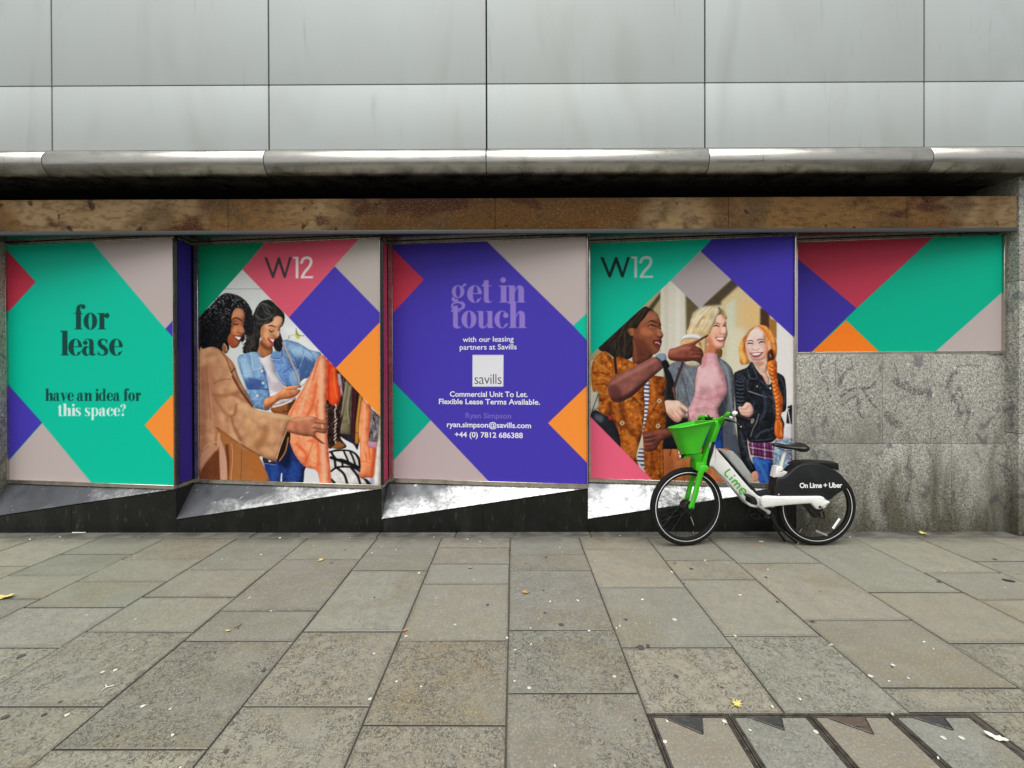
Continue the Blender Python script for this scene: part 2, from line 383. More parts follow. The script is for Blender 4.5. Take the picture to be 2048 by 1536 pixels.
M['plinth'] = mat('black_polished_stone', (.004, .0045, .0035), .38, 0, [(4, 6, 1.0, (.014, .015, .012), .5, .7, .7, (1, 1, .5)), (40, 5, .5, (.06, .062, .055), .62, .72, .45, (1, 1, .3)), (130, 2, 0, (.05, .05, .047), .72, .78, .4, U1)], rlayer=(7, 4, .3, .7, .25, .55), spec=.35)
M['stainless'] = mat('stainless_frame', (.58, .54, .47), .3, .95, [(9, 3, .3, (.36, .33, .28), .45, .7, .6, (1, 1, .25)), (120, 2, 0, (.3, .29, .27), .6, .75, .3, (.2, .2, 1))], rlayer=(14, 3, .3, .7, .18, .4))
M['glass'] = mat('dark_window_glass', (.02, .022, .024), .08)
M['backing'] = mat('grey_render', (.18, .18, .17), .8, 0, [(8, 4, 0, (.13, .13, .12), .4, .7, .6, U1)])

def ledge_mat(name, bias, xa):
    """dull scuffed metal ledge, its sky reflection painted white towards the front edge"""
    m = mat(name, (.085, .09, .10), .36, .4, [(1.6, 3, .4, (.05, .055, .06), .45, .65, .7, U1), (30, 3, .8, (.5, .5, .5), .68, .72, .6, U1)], rlayer=(9, 4, .3, .7, .22, .5), bump=(60, 4, .12, .002))
    t = m.node_tree; N = t.nodes; L = t.links; b = N['Principled BSDF']
    geo = N.new('ShaderNodeNewGeometry'); sp = N.new('ShaderNodeSeparateXYZ'); L.new(geo.outputs['Position'], sp.inputs[0])
    def mr(v, lo, hi, a, c):
        r = N.new('ShaderNodeMapRange'); r.inputs['From Min'].default_value = lo; r.inputs['From Max'].default_value = hi; r.inputs['To Min'].default_value = a; r.inputs['To Max'].default_value = c; L.new(v, r.inputs['Value']); return r.outputs[0]
    def add(*vs):
        cur = vs[0]
        for v in vs[1:]:
            q = N.new('ShaderNodeMath'); q.operation = 'ADD'; L.new(cur, q.inputs[0]); L.new(v, q.inputs[1]); cur = q.outputs[0]
        return cur
    def noise(sc, det, dist, st):
        mp = N.new('ShaderNodeMapping'); mp.inputs['Scale'].default_value = st; L.new(geo.outputs['Position'], mp.inputs['Vector'])
        n = N.new('ShaderNodeTexNoise'); n.inputs['Scale'].default_value = sc; n.inputs['Detail'].default_value = det; n.inputs['Distortion'].default_value = dist; L.new(mp.outputs[0], n.inputs['Vector']); return n.outputs['Fac']
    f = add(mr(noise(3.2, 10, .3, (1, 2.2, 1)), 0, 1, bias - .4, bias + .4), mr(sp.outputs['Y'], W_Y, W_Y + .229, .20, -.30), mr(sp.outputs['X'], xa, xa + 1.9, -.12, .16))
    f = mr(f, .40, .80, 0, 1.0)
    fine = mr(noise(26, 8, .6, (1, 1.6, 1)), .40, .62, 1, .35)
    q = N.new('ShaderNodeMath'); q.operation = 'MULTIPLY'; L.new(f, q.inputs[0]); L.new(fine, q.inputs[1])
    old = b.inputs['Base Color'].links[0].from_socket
    x = N.new('ShaderNodeMix'); x.data_type = 'RGBA'; L.new(q.outputs[0], x.inputs['Factor']); L.new(old, x.inputs['A']); x.inputs['B'].default_value = (.66, .67, .67, 1)  # reflected sky painted as white base colour, broken up like scuffs
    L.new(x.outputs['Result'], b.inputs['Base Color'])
    return m
W_Y = 3.94

# ------------------------------------------------------------------ pavement
def paving_material():
    m = bpy.data.materials.new('sandstone_paving'); m.use_nodes = True; t = m.node_tree; N = t.nodes; L = t.links
    b = N['Principled BSDF']
    at = N.new('ShaderNodeAttribute'); at.attribute_name = 'tint'
    aw = N.new('ShaderNodeAttribute'); aw.attribute_name = 'tooling'
    asd = N.new('ShaderNodeAttribute'); asd.attribute_name = 'slab_seed'
    geo = N.new('ShaderNodeNewGeometry')
    def noise(sc, det, dist, st=(1, 1, 1)):
        mp = N.new('ShaderNodeMapping'); mp.inputs['Scale'].default_value = st
        # every slab reads its own piece of the stone
        ad = N.new('ShaderNodeVectorMath'); ad.operation = 'MULTIPLY_ADD'; L.new(asd.outputs['Fac'], ad.inputs[0]); ad.inputs[1].default_value = (91, 67, 53); L.new(geo.outputs['Position'], ad.inputs[2])
        L.new(ad.outputs[0], mp.inputs['Vector'])
        n = N.new('ShaderNodeTexNoise'); n.inputs['Scale'].default_value = sc; n.inputs['Detail'].default_value = det; n.inputs['Distortion'].default_value = dist
        L.new(mp.outputs[0], n.inputs['Vector']); return n.outputs['Fac']
    def rng(v, lo, hi, a=0., c=1.):
        r = N.new('ShaderNodeMapRange'); r.inputs['From Min'].default_value = lo; r.inputs['From Max'].default_value = hi; r.inputs['To Min'].default_value = a; r.inputs['To Max'].default_value = c
        L.new(v, r.inputs['Value']); return r.outputs[0]
    def mth(op, a, c):
        q = N.new('ShaderNodeMath'); q.operation = op
        for i, v in enumerate((a, c)):
            if isinstance(v, (int, float)): q.inputs[i].default_value = v
            else: L.new(v, q.inputs[i])
        return q.outputs[0]
    def mix(f, a, c):
        x = N.new('ShaderNodeMix'); x.data_type = 'RGBA'; L.new(f, x.inputs['Factor']); L.new(a, x.inputs['A'])
        if isinstance(c, tuple): x.inputs['B'].default_value = (*c, 1)
        else: L.new(c, x.inputs['B'])
        return x.outputs['Result']
    cur = at.outputs['Color']
    cur = mix(rng(noise(1.1, 5, .4), .575, .615, 0, .5), cur, (.165, .14, .078))      # rusty bedding bands
    cur = mix(rng(noise(3.1, 5, .8, (1, 1.8, 1)), .40, .66, 0, .45), cur, (.214, .213, .176))
    cur = mix(rng(noise(17, 6, .5), .42, .68, 0, .5), cur, (.15, .15, .135))
    cur = mix(rng(noise(95, 4, .2), .5, .72, 0, .45), cur, (.36, .355, .31))
    # picked, worm-like tooling: contour lines of a warped noise, broken up
    n1 = noise(42, 1.5, 1.3); line = mth('ABSOLUTE', mth('SUBTRACT', n1, .5), 0)
    worm = rng(line, .020, .062, 1, 0)
    brk = rng(noise(22, 2, .4), .36, .48)
    patch = rng(noise(2.6, 3, .5), .30, .50, .15, 1)
    wf = mth('MULTIPLY', mth('MULTIPLY', mth('MULTIPLY', worm, brk), patch), aw.outputs['Fac'])
    cur = mix(mth('MULTIPLY', wf, .85), cur, (.060, .056, .043))
    spots = rng(noise(70, 2, .3), .70, .73, 0, .7)
    cur = mix(spots, cur, (.10, .095, .08))
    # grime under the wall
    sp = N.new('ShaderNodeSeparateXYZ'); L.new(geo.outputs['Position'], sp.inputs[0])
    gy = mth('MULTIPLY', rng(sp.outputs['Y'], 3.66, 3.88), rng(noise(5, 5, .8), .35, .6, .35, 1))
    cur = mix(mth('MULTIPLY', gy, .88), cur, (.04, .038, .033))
    L.new(cur, b.inputs['Base Color'])
    L.new(rng(noise(6, 4, 0), .3, .7, .50, .72), b.inputs['Roughness'])
    bp = N.new('ShaderNodeBump'); bp.inputs['Strength'].default_value = .5; bp.inputs['Distance'].default_value = .004
    h = mth('SUBTRACT', mth('ADD', mth('MULTIPLY', noise(30, 5, .3), .5), mth('MULTIPLY', noise(6, 3, .3), .8)), mth('MULTIPLY', wf, .45))
    L.new(h, bp.inputs['Height']); L.new(bp.outputs[0], b.inputs['Normal'])
    return m
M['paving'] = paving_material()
M['mortar'] = mat('dark_mortar', (.058, .052, .040), .9, 0, [(40, 4, 0, (.10, .095, .08), .5, .7, .6, U1)])
M['gum'] = mat('pale_gum', (.50, .49, .43), .7)
M['gumdark'] = mat('dark_gum', (.062, .057, .050), .6)

W = 3.94; REC = .229
slopes = [-4.02, -3.6, -3.2, -2.8, -2.43, -2.04, -1.616, -1.202, -.793, -.413, -.009, .397, .798, 1.162, 1.596, 2.02, 2.4, 2.8, 3.2, 3.6, 4.02]
XC = [G(1021 + s * 563, 1300).x for s in slopes]
I0 = 10       # index of the joint straight ahead
rows = {  # rows of the photograph where each column's cross joints lie
 -7: [1131], -6: [1107, 1150, 1196], -5: [1118, 1161, 1214, 1295], -4: [1138, 1193, 1263, 1412], -3: [1118, 1221, 1281, 1498],
 -2: [1109, 1140, 1263, 1413], -1: [1094, 1127, 1167, 1281, 1450], 0: [1109, 1140, 1260, 1386], 1: [1099, 1175, 1295, 1427], 2: [1121, 1159, 1272, 1427],
 3: [1127, 1240, 1375], 4: [1185, 1286], 5: [1146], 6: [1123]}
COVER_Y = G(1500, 1427).y; COVER_X0 = XC[I0 + 1]; COVER_X1 = G(1937, 1427).x; COVER_YE = COVER_Y - .62
def build_pavement():
    rnd = random.Random(11)
    V, Fc, mi, tint, tool, seed = [], [], [], [], [], []
    cs = [0.0]
    def quad(p, m, c, w):
        n = len(V); V.extend(p); Fc.append(list(range(n, n + len(p)))); mi.append(m); tint.extend([c] * len(p)); tool.extend([w] * len(p)); seed.extend([cs[0]] * len(p))
    def slab(x0, x1, y0, y1, c, w):
        cs[0] = rnd.random() * .3
        g = .0024 + rnd.random() * .0026; b = .003; z = rnd.uniform(-.0012, .0012)
        gy = g * 1.5; x0 += g; x1 -= g; y0 += gy; y1 -= gy
        j = [rnd.uniform(-.002, .002) for _ in range(8)]
        o = [(x0 + j[0], y0 + j[1]), (x1 + j[2], y0 + j[3]), (x1 + j[4], y1 + j[5]), (x0 + j[6], y1 + j[7])]
        i_ = [(o[0][0] + b, o[0][1] + b), (o[1][0] - b, o[1][1] + b), (o[2][0] - b, o[2][1] - b), (o[3][0] + b, o[3][1] - b)]
        bw = [rnd.uniform(.008, .03) for _ in range(4)]; zf = rnd.uniform(.60, .86)
        inn = [(i_[0][0] + bw[0], i_[0][1] + bw[1]), (i_[1][0] - bw[2], i_[1][1] + bw[1]), (i_[2][0] - bw[2], i_[2][1] - bw[3]), (i_[3][0] + bw[0], i_[3][1] - bw[3])]
        quad([(x, y, z) for x, y in inn], 0, c, w)
        cd = tuple(v * zf for v in c)
        for k in range(4):
            a, d, d2, a2 = i_[k], i_[(k + 1) % 4], inn[(k + 1) % 4], inn[k]
            n0 = len(V); quad([(a[0], a[1], z), (d[0], d[1], z), (d2[0], d2[1], z), (a2[0], a2[1], z)], 0, c, w)
            tint[n0] = cd; tint[n0 + 1] = cd
        for k in range(4):
            a, d = o[k], o[(k + 1) % 4]; a2, d2 = i_[k], i_[(k + 1) % 4]
            quad([(a[0], a[1], -.004), (d[0], d[1], -.004), (d2[0], d2[1], z), (a2[0], a2[1], z)], 0, tuple(v * .8 for v in c), 0)
            quad([(a[0], a[1], -.012), (d[0], d[1], -.012), (d[0], d[1], -.004), (a[0], a[1], -.004)], 1, c, 0)
    tones = [(.205, .202, .163), (.222, .217, .176), (.186, .192, .163), (.228, .219, .175), (.196, .186, .143), (.208, .214, .183), (.172, .172, .143), (.235, .226, .182)]
    for ci in range(len(XC) - 1):
        k = ci - I0
        ys = [G(1021, r).y for r in rows.get(k, [])]
        y = 3.82
        last = min(ys) if ys else 3.82
        if not ys:
            yy = 3.82 - rnd.uniform(.2, .5)
            while yy > -6: ys.append(yy); yy -= rnd.choice([.35, .45, .6, .75, .9])
        else:
            yy = last - rnd.uniform(.35, .6)
            while yy > -6: ys.append(yy); yy -= rnd.choice([.35, .45, .6, .75, .9])
        ys = [3.82] + sorted(ys, reverse=True)
        for a, b2 in zip(ys[:-1], ys[1:]):
            c = rnd.choice(tones); f = rnd.uniform(.80, 1.02); c = tuple(v * f * q_ + rnd.uniform(-.004, .004) for v, q_ in zip(c, (1.03, .99, .90)))
            w = 1.0 if a < 2.55 else (.45 if rnd.random() < .3 else .12)
            if k == -1 and abs(a - G(1021, 1281).y) < .02: c = (.178, .150, .088); w = 1.0
            if k == -5 and a > 3.4: c = (.188, .164, .112)
            x0, x1 = XC[ci], XC[ci + 1]
            if k in (1, 2, 3) and b2 < COVER_Y - .01 and a > COVER_YE - .3:
                # the access covers sit here
                if k == 3:
                    if a > COVER_Y + .01: slab(x0, x1, COVER_Y + .01, a, c, w); a = COVER_Y + .01
                    slab(COVER_X1 + .025, x1, b2, a, c, w)
                elif a > COVER_Y + .02: slab(x0, x1, COVER_Y, a, c, w)
                if b2 < COVER_YE - .03 and k != 3: slab(x0, x1, b2, COVER_YE - .015, c, w)
                continue
            slab(x0, x1, b2, a, c, w)
    # long narrow edging stones against the wall
    x = XC[0]
    while x < XC[-1]:
        L_ = rnd.uniform(.7, 1.3); slab(x, x + L_, 3.82, W + .01, (.15, .147, .125), .1); x += L_
    # mortar bed, and plain ground far around
    quad([(-60, -60, -.009), (60, -60, -.009), (60, W + 1, -.009), (-60, W + 1, -.009)], 1, (.2, .2, .18), 0)
    # trodden-in chewing gum
    def blob(p, r, m):
        n = 11; ph = rnd.random() * 6
        quad([(p.x + math.cos(2 * math.pi * i / n) * r * (1 + .14 * math.sin(2 * i + ph) + rnd.uniform(-.06, .06)), p.y + math.sin(2 * math.pi * i / n) * r * (1 + .14 * math.cos(3 * i + ph)), .0032) for i in range(n)], m, (.3, .3, .3), 0)
    for (px, py, r) in ((1349, 1240, .013), (1229, 1354, .0085), (793, 1364, .007), (748, 1308, .007), (740, 1399, .009), (1786, 1331, .010), (1741, 1353, .011), (1663, 1290, .007), (134, 1431, .010), (1887, 1477, .010), (1923, 1477, .010), (1632, 1465, .010), (842, 1374, .006), (1058, 1377, .009), (1029, 1363, .006), (910, 1250, .008), (872, 1197, .006), (500, 1195, .007), (1300, 1247, .004), (1272, 1248, .004), (340, 1419, .006), (497, 1197, .006), (205, 1345, .009), (1120, 1095, .008), (1190, 1123, .006)):
        blob(G(px, py), r, 2)
    for (px, py, r) in ((1252, 1240, .012), (1352, 1353, .012), (1122, 1250, .015), (1282, 1296, .022), (1296, 1292, .012), (528, 1341, .012), (42, 1313, .017), (452, 1503, .010), (975, 1210, .010), (1087, 1181, .008), (1383, 1138, .015), (1532, 1155, .010), (88, 1430, .010), (10, 1435, .014), (1555, 1204, .010), (1090, 1226, .009), (1625, 1244, .014), (1878, 1164, .014), (663, 1126, .009), (1092, 1115, .011), (1350, 1127, .010), (120, 1405, .008), (690, 1100, .008), (1990, 1119, .014)):
        blob(G(px, py), r, 3)
    for i in range(90):
        p = Vector((rnd.uniform(-4.6, 4.6), rnd.uniform(.4, 3.8), 0))
        blob(p, rnd.uniform(.003, .0075), 2 if rnd.random() < .6 else 3)
    me = bpy.data.meshes.new('pavement'); me.from_pydata(V, [], Fc)
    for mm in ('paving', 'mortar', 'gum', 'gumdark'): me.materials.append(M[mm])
    me.polygons.foreach_set('material_index', mi)
    a = me.color_attributes.new('tint', 'FLOAT_COLOR', 'POINT'); a.data.foreach_set('color', np.hstack([np.array(tint), np.ones((len(V), 1))]).ravel())
    a = me.attributes.new('tooling', 'FLOAT', 'POINT'); a.data.foreach_set('value', tool)
    a = me.attributes.new('slab_seed', 'FLOAT', 'POINT'); a.data.foreach_set('value', seed)
    me.update()
    o = bpy.data.objects.new('pavement', me); COL.objects.link(o); tag(o, kind='structure')
build_pavement()

# ------------------------------------------------------------------ the building
bld = empty('office_building', (0, W, 0))
tag(bld, 'grey metal panelled building front with a brown stone band over recessed angled shop windows', 'building')
Xf = [P(352, 977, W).x]
MOD = (P(1590, 970, W).x - Xf[0]) / 3
Xf = [Xf[0] + MOD * (i - 1) for i in range(5)] + [P(2008, 705, W).x]     # Xf[i-1], Xf[i] bound window i
def zz(py, Y): return P(1024, py, Y).z
Z_SILL = zz(976, W); Z_LOW = zz(1037, W); Z_SOF = 2.765; Z_5 = zz(711, W)
# cladding
YC = 3.74
XJ = [P(104, 250, YC).x + 1.9148 * k for k in range(-3, 8)]
ZR = [zz(298.5, YC), zz(167.5, YC), 5.45, 6.9]
for r_ in range(3):
    for k in range(len(XJ) - 1):
        mb = MB(); mb.box(XJ[k] + .007, XJ[k + 1] - .007, YC, YC + .05, ZR[r_] + .005, ZR[r_ + 1] - .005, .003)
        mb.make('cladding_panel', M['cladding'], bld, 40)
mb = MB(); mb.box(XJ[0] - .5, XJ[-1] + .5, YC + .045, YC + .4, ZR[0], ZR[-1] + .1); mb.make('cladding_backing', M['joint'], bld)
# bullnose tube under the cladding
zt, zb = ZR[0] - .008, zz(351, YC); zc, rz = (zt + zb) / 2, (zt - zb) / 2
for k in range(len(XJ) - 1):
    prof = []
    for i in range(25):
        a = R(90) + R(200) * i / 24
        prof.append((YC + .004 + .095 * math.cos(a) * (1 if math.cos(a) < 0 else .5), zc + rz * math.sin(a)))
    prof += [(YC + .3, zb + .02), (YC + .3, zt)]
    x0, x1 = XJ[k] + .003, XJ[k + 1] - .003; n = len(prof); V = []; Fq = []
    for x in (x0, x0 + .006, x1 - .006, x1):
        ins = .004 if x in (x0, x1) else 0
        V += [(x, y + (ins if y < YC else 0), z) for y, z in prof]
    for j in range(3):
        for i in range(n): Fq.append([j * n + i, j * n + (i + 1) % n, (j + 1) * n + (i + 1) % n, (j + 1) * n + i][::-1])
    Fq += [list(range(n)), [3 * n + i for i in range(n)][::-1]]
    obj('tube_trim', V, Fq, M['tube'], bld, 35)
# black recess between tube and stone band
XL, XR = -9.5, 9.5
YF = 3.84; ZF0, ZF1 = zz(459, YF), zz(396, YF)
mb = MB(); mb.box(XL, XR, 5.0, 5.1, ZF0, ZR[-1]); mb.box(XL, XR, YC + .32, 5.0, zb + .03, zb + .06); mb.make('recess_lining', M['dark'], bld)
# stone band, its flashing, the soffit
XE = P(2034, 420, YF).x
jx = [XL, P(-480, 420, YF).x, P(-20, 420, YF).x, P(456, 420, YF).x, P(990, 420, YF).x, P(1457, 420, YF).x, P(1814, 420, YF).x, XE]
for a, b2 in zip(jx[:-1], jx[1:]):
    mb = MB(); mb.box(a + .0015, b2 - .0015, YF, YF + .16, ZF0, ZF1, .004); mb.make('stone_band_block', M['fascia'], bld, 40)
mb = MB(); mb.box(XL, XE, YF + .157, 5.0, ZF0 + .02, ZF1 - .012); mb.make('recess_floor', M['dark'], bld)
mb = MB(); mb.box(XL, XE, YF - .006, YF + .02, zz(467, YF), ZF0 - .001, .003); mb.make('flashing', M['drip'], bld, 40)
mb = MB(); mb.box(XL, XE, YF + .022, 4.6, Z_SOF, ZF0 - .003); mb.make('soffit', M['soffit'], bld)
# pillar on the right and plain walls beyond the frame
YP = 3.83; XP = P(2038, 700, YP).x
mb = MB()
for a, b2 in ((0, zz(870, YP)), (zz(870, YP), zz(564, YP)), (zz(564, YP), 3.35)):
    mb.box(XP, XP + .9, YP, W + .5, a + .002, b2 - .002, .004)
mb.make('granite_pillar', M['granite'], bld, 40)
mb = MB(); mb.box(XP + .9, XR, W, W + .5, 0, 3.3); mb.make('side_wall', M['granite'], bld)
mb = MB(); mb.box(XL, Xf[0] - .02, W, W + .5, 0, Z_SOF - .004); mb.make('side_wall', M['granite'], bld)
mb = MB(); mb.box(P(12, 700, W + .2).x - .35, P(12, 700, W + .2).x, W + .03, W + .5, Z_SILL - .2, Z_SOF - .002, .004); mb.make('granite_jamb', M['granite'], bld, 40)
# granite wall under the last window
gx = [Xf[4] + .012, P(1765, 800, W).x, P(1862, 800, W).x, XP + .002]; gz = zz(889, W)
mb = MB()
for a, b2 in zip(gx[:-1], gx[1:]): mb.box(a + .0015, b2 - .0015, W, W + .35, gz + .0015, Z_5, .002)
g2 = [gx[0], P(1903, 950, W).x, gx[3]]
for a, b2 in zip(g2[:-1], g2[1:]): mb.box(a + .001, b2 - .001, W, W + .35, 0, gz - .0015, .002)
mb.make('granite_wall', M['granite'], bld, 40)
def ghost_material(name, c2, lo, hi, am):
    m = bpy.data.materials.new(name); m.use_nodes = True; t = m.node_tree; N = t.nodes; L = t.links
    b = N['Principled BSDF']; b.inputs['Base Color'].default_value = (*c2, 1); b.inputs['Roughness'].default_value = .7
    geo = N.new('ShaderNodeNewGeometry'); n = N.new('ShaderNodeTexNoise'); n.inputs['Scale'].default_value = 60; n.inputs['Detail'].default_value = 5; L.new(geo.outputs['Position'], n.inputs['Vector'])
    r = N.new('ShaderNodeMapRange'); r.inputs['From Min'].default_value = lo; r.inputs['From Max'].default_value = hi; r.inputs['To Max'].default_value = am; L.new(n.outputs['Fac'], r.inputs['Value'])
    L.new(r.outputs[0], b.inputs['Alpha']); return m
GH = ghost_material('faded_marker', (.07, .07, .075), .40, .62, .6)
def k5(*c): return [(1580 + c[i] / 2.4765, 460 + c[i + 1] / 2.4765) for i in range(0, len(c), 2)]
ghosts = [(k5(145, 665, 170, 740, 205, 830), 3), (k5(225, 650, 228, 810), 2), (k5(170, 680, 240, 640), 2), (k5(305, 650, 330, 770), 2.5), (k5(225, 660, 270, 780, 330, 800), 2), (k5(245, 830, 300, 790, 390, 780, 430, 750), 5), (k5(260, 870, 330, 820, 340, 900, 370, 930), 5), (k5(360, 790, 400, 850, 430, 880), 4), (k5(35, 810, 60, 780), 3), (k5(105, 1000, 110, 900, 150, 860), 2), (k5(160, 830, 190, 980), 2),
          (k5(510, 740, 560, 770, 620, 800, 690, 800), 11), (k5(520, 660, 540, 740), 5), (k5(470, 900, 510, 950, 560, 970), 12), (k5(540, 840, 520, 900), 5), (k5(780, 790, 800, 720, 830, 700), 9), (k5(790, 800, 830, 860, 840, 900, 900, 900), 6), (k5(850, 790, 870, 870, 890, 900, 860, 1000), 3), (k5(800, 850, 840, 780, 850, 800), 4), (k5(820, 675, 880, 668, 950, 672), 2), (k5(900, 1070, 940, 1130, 950, 1160), 2), (k5(130, 1130, 150, 1090, 200, 1120, 220, 1150), 2.5), (k5(580, 1180, 590, 1120), 4)]
for gi, (pts, wpx) in enumerate(ghosts):
    pp = smooth_pts(pts, False, 5) if len(pts) > 2 else np.array(pts, float); V = []; n = len(pp)
    for i in range(n):
        t = pp[min(i + 1, n - 1)] - pp[max(i - 1, 0)]; t = t / np.hypot(*t); nn = np.array([-t[1], t[0]]) * wpx * (.5 if i in (0, n - 1) else 1) * .6
        for s_ in (1, -1): V.append(P(*(pp[i] + nn * s_), W - .0012 - .0003 * gi))
    obj('faded_graffiti', V, [[2 * i, 2 * i + 1, 2 * i + 3, 2 * i + 2] for i in range(n - 1)], GH, bld)
mb = MB(); mb.box(XL, XR, W + .36, W + .5, 0, ZF0); mb.make('backing_wall', M['backing'], bld)
# small metal door frame strip between the wall and the pillar
mb = MB(); mb.box(P(2012, 800, W).x, P(2016, 800, W).x, W - .004, W + .01, .02, 2.2); mb.make('joint_strip', M['drip'], bld)

# plinth with saw-tooth ledges
LM = [ledge_mat('sheen_painted_ledge', v, Xf[i]) for i, v in enumerate((.24, .42, .60, .78))]
for i in range(1, 5):
    x0, x1 = Xf[i - 1], Xf[i]
    xb = x0 + .001
    A = Vector((x0, W, Z_LOW)); B2 = Vector((x1, W, Z_SILL)); C2 = Vector((xb, W + REC, Z_SILL)); Z0 = .001
    th = Vector((0, 0, -.012))
    # front slab in two stones
    xm = x0 + (x1 - x0) * .49; zm = Z_LOW + (Z_SILL - Z_LOW) * .49
    for (a, za, b2, zb2) in ((x0, Z_LOW, xm, zm), (xm, zm, x1, Z_SILL)):
        a += .0012; b2 -= .0012; d = .03
        za -= .004; zb2 -= .004
        obj('plinth_slab', [(a, W, Z0), (b2, W, Z0), (b2, W, zb2), (a, W, za), (a, W + d, Z0), (b2, W + d, Z0), (b2, W + d, zb2), (a, W + d, za)],
            [(0, 1, 2, 3), (4, 7, 6, 5), (3, 2, 6, 7), (0, 4, 5, 1), (0, 3, 7, 4), (1, 5, 6, 2)], M['plinth'], bld)
    # ledge (thin folded sheet) and the cheek below the return
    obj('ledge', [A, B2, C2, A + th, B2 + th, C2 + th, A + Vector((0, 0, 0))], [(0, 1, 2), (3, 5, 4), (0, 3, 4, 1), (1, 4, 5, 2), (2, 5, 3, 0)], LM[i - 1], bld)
    s0 = Vector((x0, W + .0, Z_SILL)); e = Vector((.006, 0, 0))
    obj('plinth_cheek', [A + Vector((0, .001, 0)), s0, C2, A - e, s0 - e, C2 - e], [(0, 2, 1), (3, 4, 5), (0, 1, 4, 3), (1, 2, 5, 4), (2, 0, 3, 5)], M['plinth'], bld)

# ------------------------------------------------------------------ window bays
class Bay:
    def __init__(s, i):
        s.A = Vector((Xf[i - 1], W + REC, 0)); s.B = Vector((Xf[i], W, 0))
        s.u = (s.B - s.A).normalized(); s.n = Vector((s.u.y, -s.u.x, 0)); s.L = (s.B - s.A).length
        if s.n.y > 0: s.n = -s.n
    def pt(s, u, z, d=0): return s.A + s.u * u + s.n * d + Vector((0, 0, z))
    def hit(s, px, py, d=0):
        r = ray(px, py); o = Vector((0, 0, CAM_H)); q = s.A + s.n * d
        t = (q - o).dot(s.n) / r.dot(s.n); return o + r * t
    def bar(s, mb, u0, u1, z0, z1, d0, d1, b=.002):
        v = [s.pt(u, z, d) for z in (z0, z1) for (u, d) in ((u0, d1), (u1, d1), (u1, d0), (u0, d0))]
        bm = bmesh.new(); vs = [bm.verts.new(p) for p in v]
        for f in ((0, 3, 2, 1), (4, 5, 6, 7), (0, 1, 5, 4), (1, 2, 6, 5), (2, 3, 7, 6), (3, 0, 4, 7)): bm.faces.new([vs[k] for k in f])
        bmesh.ops.bevel(bm, geom=bm.edges[:], offset=b, segments=1, affect='EDGES'); mb.bm(bm)
BAY = {i: Bay(i) for i in range(1, 6)}
QUAD = {1: ((17, 489.5), (349.5, 478.5), (351.5, 967.5), (19, 961.5)), 2: ((397, 492), (759.5, 477), (763, 967), (401, 960)),
        3: ((786, 491.5), (1171, 474.5), (1174, 965.5), (788, 958.5)), 4: ((1181, 489.5), (1585, 471.5), (1587, 966), (1181.5, 957.5)), 5: ((1594, 487), (2002.5, 469.5), (2003, 704), (1594, 704))}
for i, by in BAY.items():
    tl, tr, br, bl = [by.hit(*q) for q in QUAD[i]]
    u0 = (bl - by.A).dot(by.u); u1 = (br - by.A).dot(by.u); z0 = bl.z; z1 = (tl.z + tr.z) / 2
    z0 = (bl.z + br.z) / 2
    by.u0, by.u1, by.z0, by.z1 = u0, u1, z0, z1
    win = empty('window_bay', by.pt(by.L / 2, z0)); win.location = Vector(win.location) - Vector(bld.location); win.parent = bld
    fr = MB(); D0, D1 = -.02, .022
    zlo = Z_SILL if i < 5 else Z_5 + .002
    by.bar(fr, -.01, by.L, zlo - .001, z0 - .001, D0, D1)                  # sill rail
    by.bar(fr, -.01, by.L, z0 - .007, z0 + .004, D1 - .001, D1 + .006)      # lip on the sill
    by.bar(fr, -.01, by.L, z1 + .001, Z_SOF - .004, D0, D1 - .004)         # head rail
    by.bar(fr, u1 + .001, by.L + .001, z0 + .001, z1 - .001, D0, D1 + .001)      # front post
    by.bar(fr, max(u0 - .045, -.02), u0 - .001, z0 + .001, z1 - .001, D0, D1 - .002)
    fr.make('window_frame', M['stainless'], win, 40)
    gl = MB(); by.bar(gl, max(u0 - .03, 0.0), u1 + .02, z0 - .004, z1 + .01, -.016, -.004, .001); gl.make('glass_pane', M['glass'], win)
    if i < 5:     # short return panel at the front corner, facing +x
        x = Xf[i]; fr = MB()
        fr.box(x - .012, x + .010, W + .024, W + REC - .012, Z_SILL, z0 - .001, .002); fr.make('return_rail', M['stainless'], win, 40); fr = MB()
        fr.box(x - .012, x + .010, W + .024, W + REC - .012, z1 + .001, Z_SOF - .004, .002)
        fr.make('return_rail', M['stainless'], win, 40)
        gl = MB(); gl.box(x - .010, x - .002, W + .022, W + REC - .004, z0, z1); gl.make('return_pane', M['glass'], win)

# ------------------------------------------------------------------ access covers in the pavement
M['castframe'] = mat('worn_cover_frame', (.085, .075, .06), .5, .4, [(30, 4, .3, (.035, .032, .028), .45, .6, .8, U1), (60, 4, 0, (.26, .25, .22), .6, .7, .5, U1)], bump=(80, 4, .3, .003))
M['keyplate'] = mat('dark_cast_plate', (.06, .064, .066), .5, .5, [(50, 4, 0, (.12, .12, .12), .55, .7, .6, U1)], bump=(70, 4, .4, .003))
M['keyrust'] = mat('rusty_cast_plate', (.10, .07, .055), .6, .3, [(50, 4, 0, (.16, .12, .10), .5, .7, .6, U1)], bump=(70, 4, .4, .003))
cw = (COVER_X1 - COVER_X0) / 4
def tone(me, c, w=.5):
    n = len(me.vertices)
    a = me.color_attributes.new('tint', 'FLOAT_COLOR', 'POINT'); a.data.foreach_set('color', list((*c, 1)) * n)
    a = me.attributes.new('tooling', 'FLOAT', 'POINT'); a.data.foreach_set('value', [w] * n)
ctone = [(.185, .163, .118), (.18, .182, .152), (.182, .16, .115), (.178, .182, .155)]
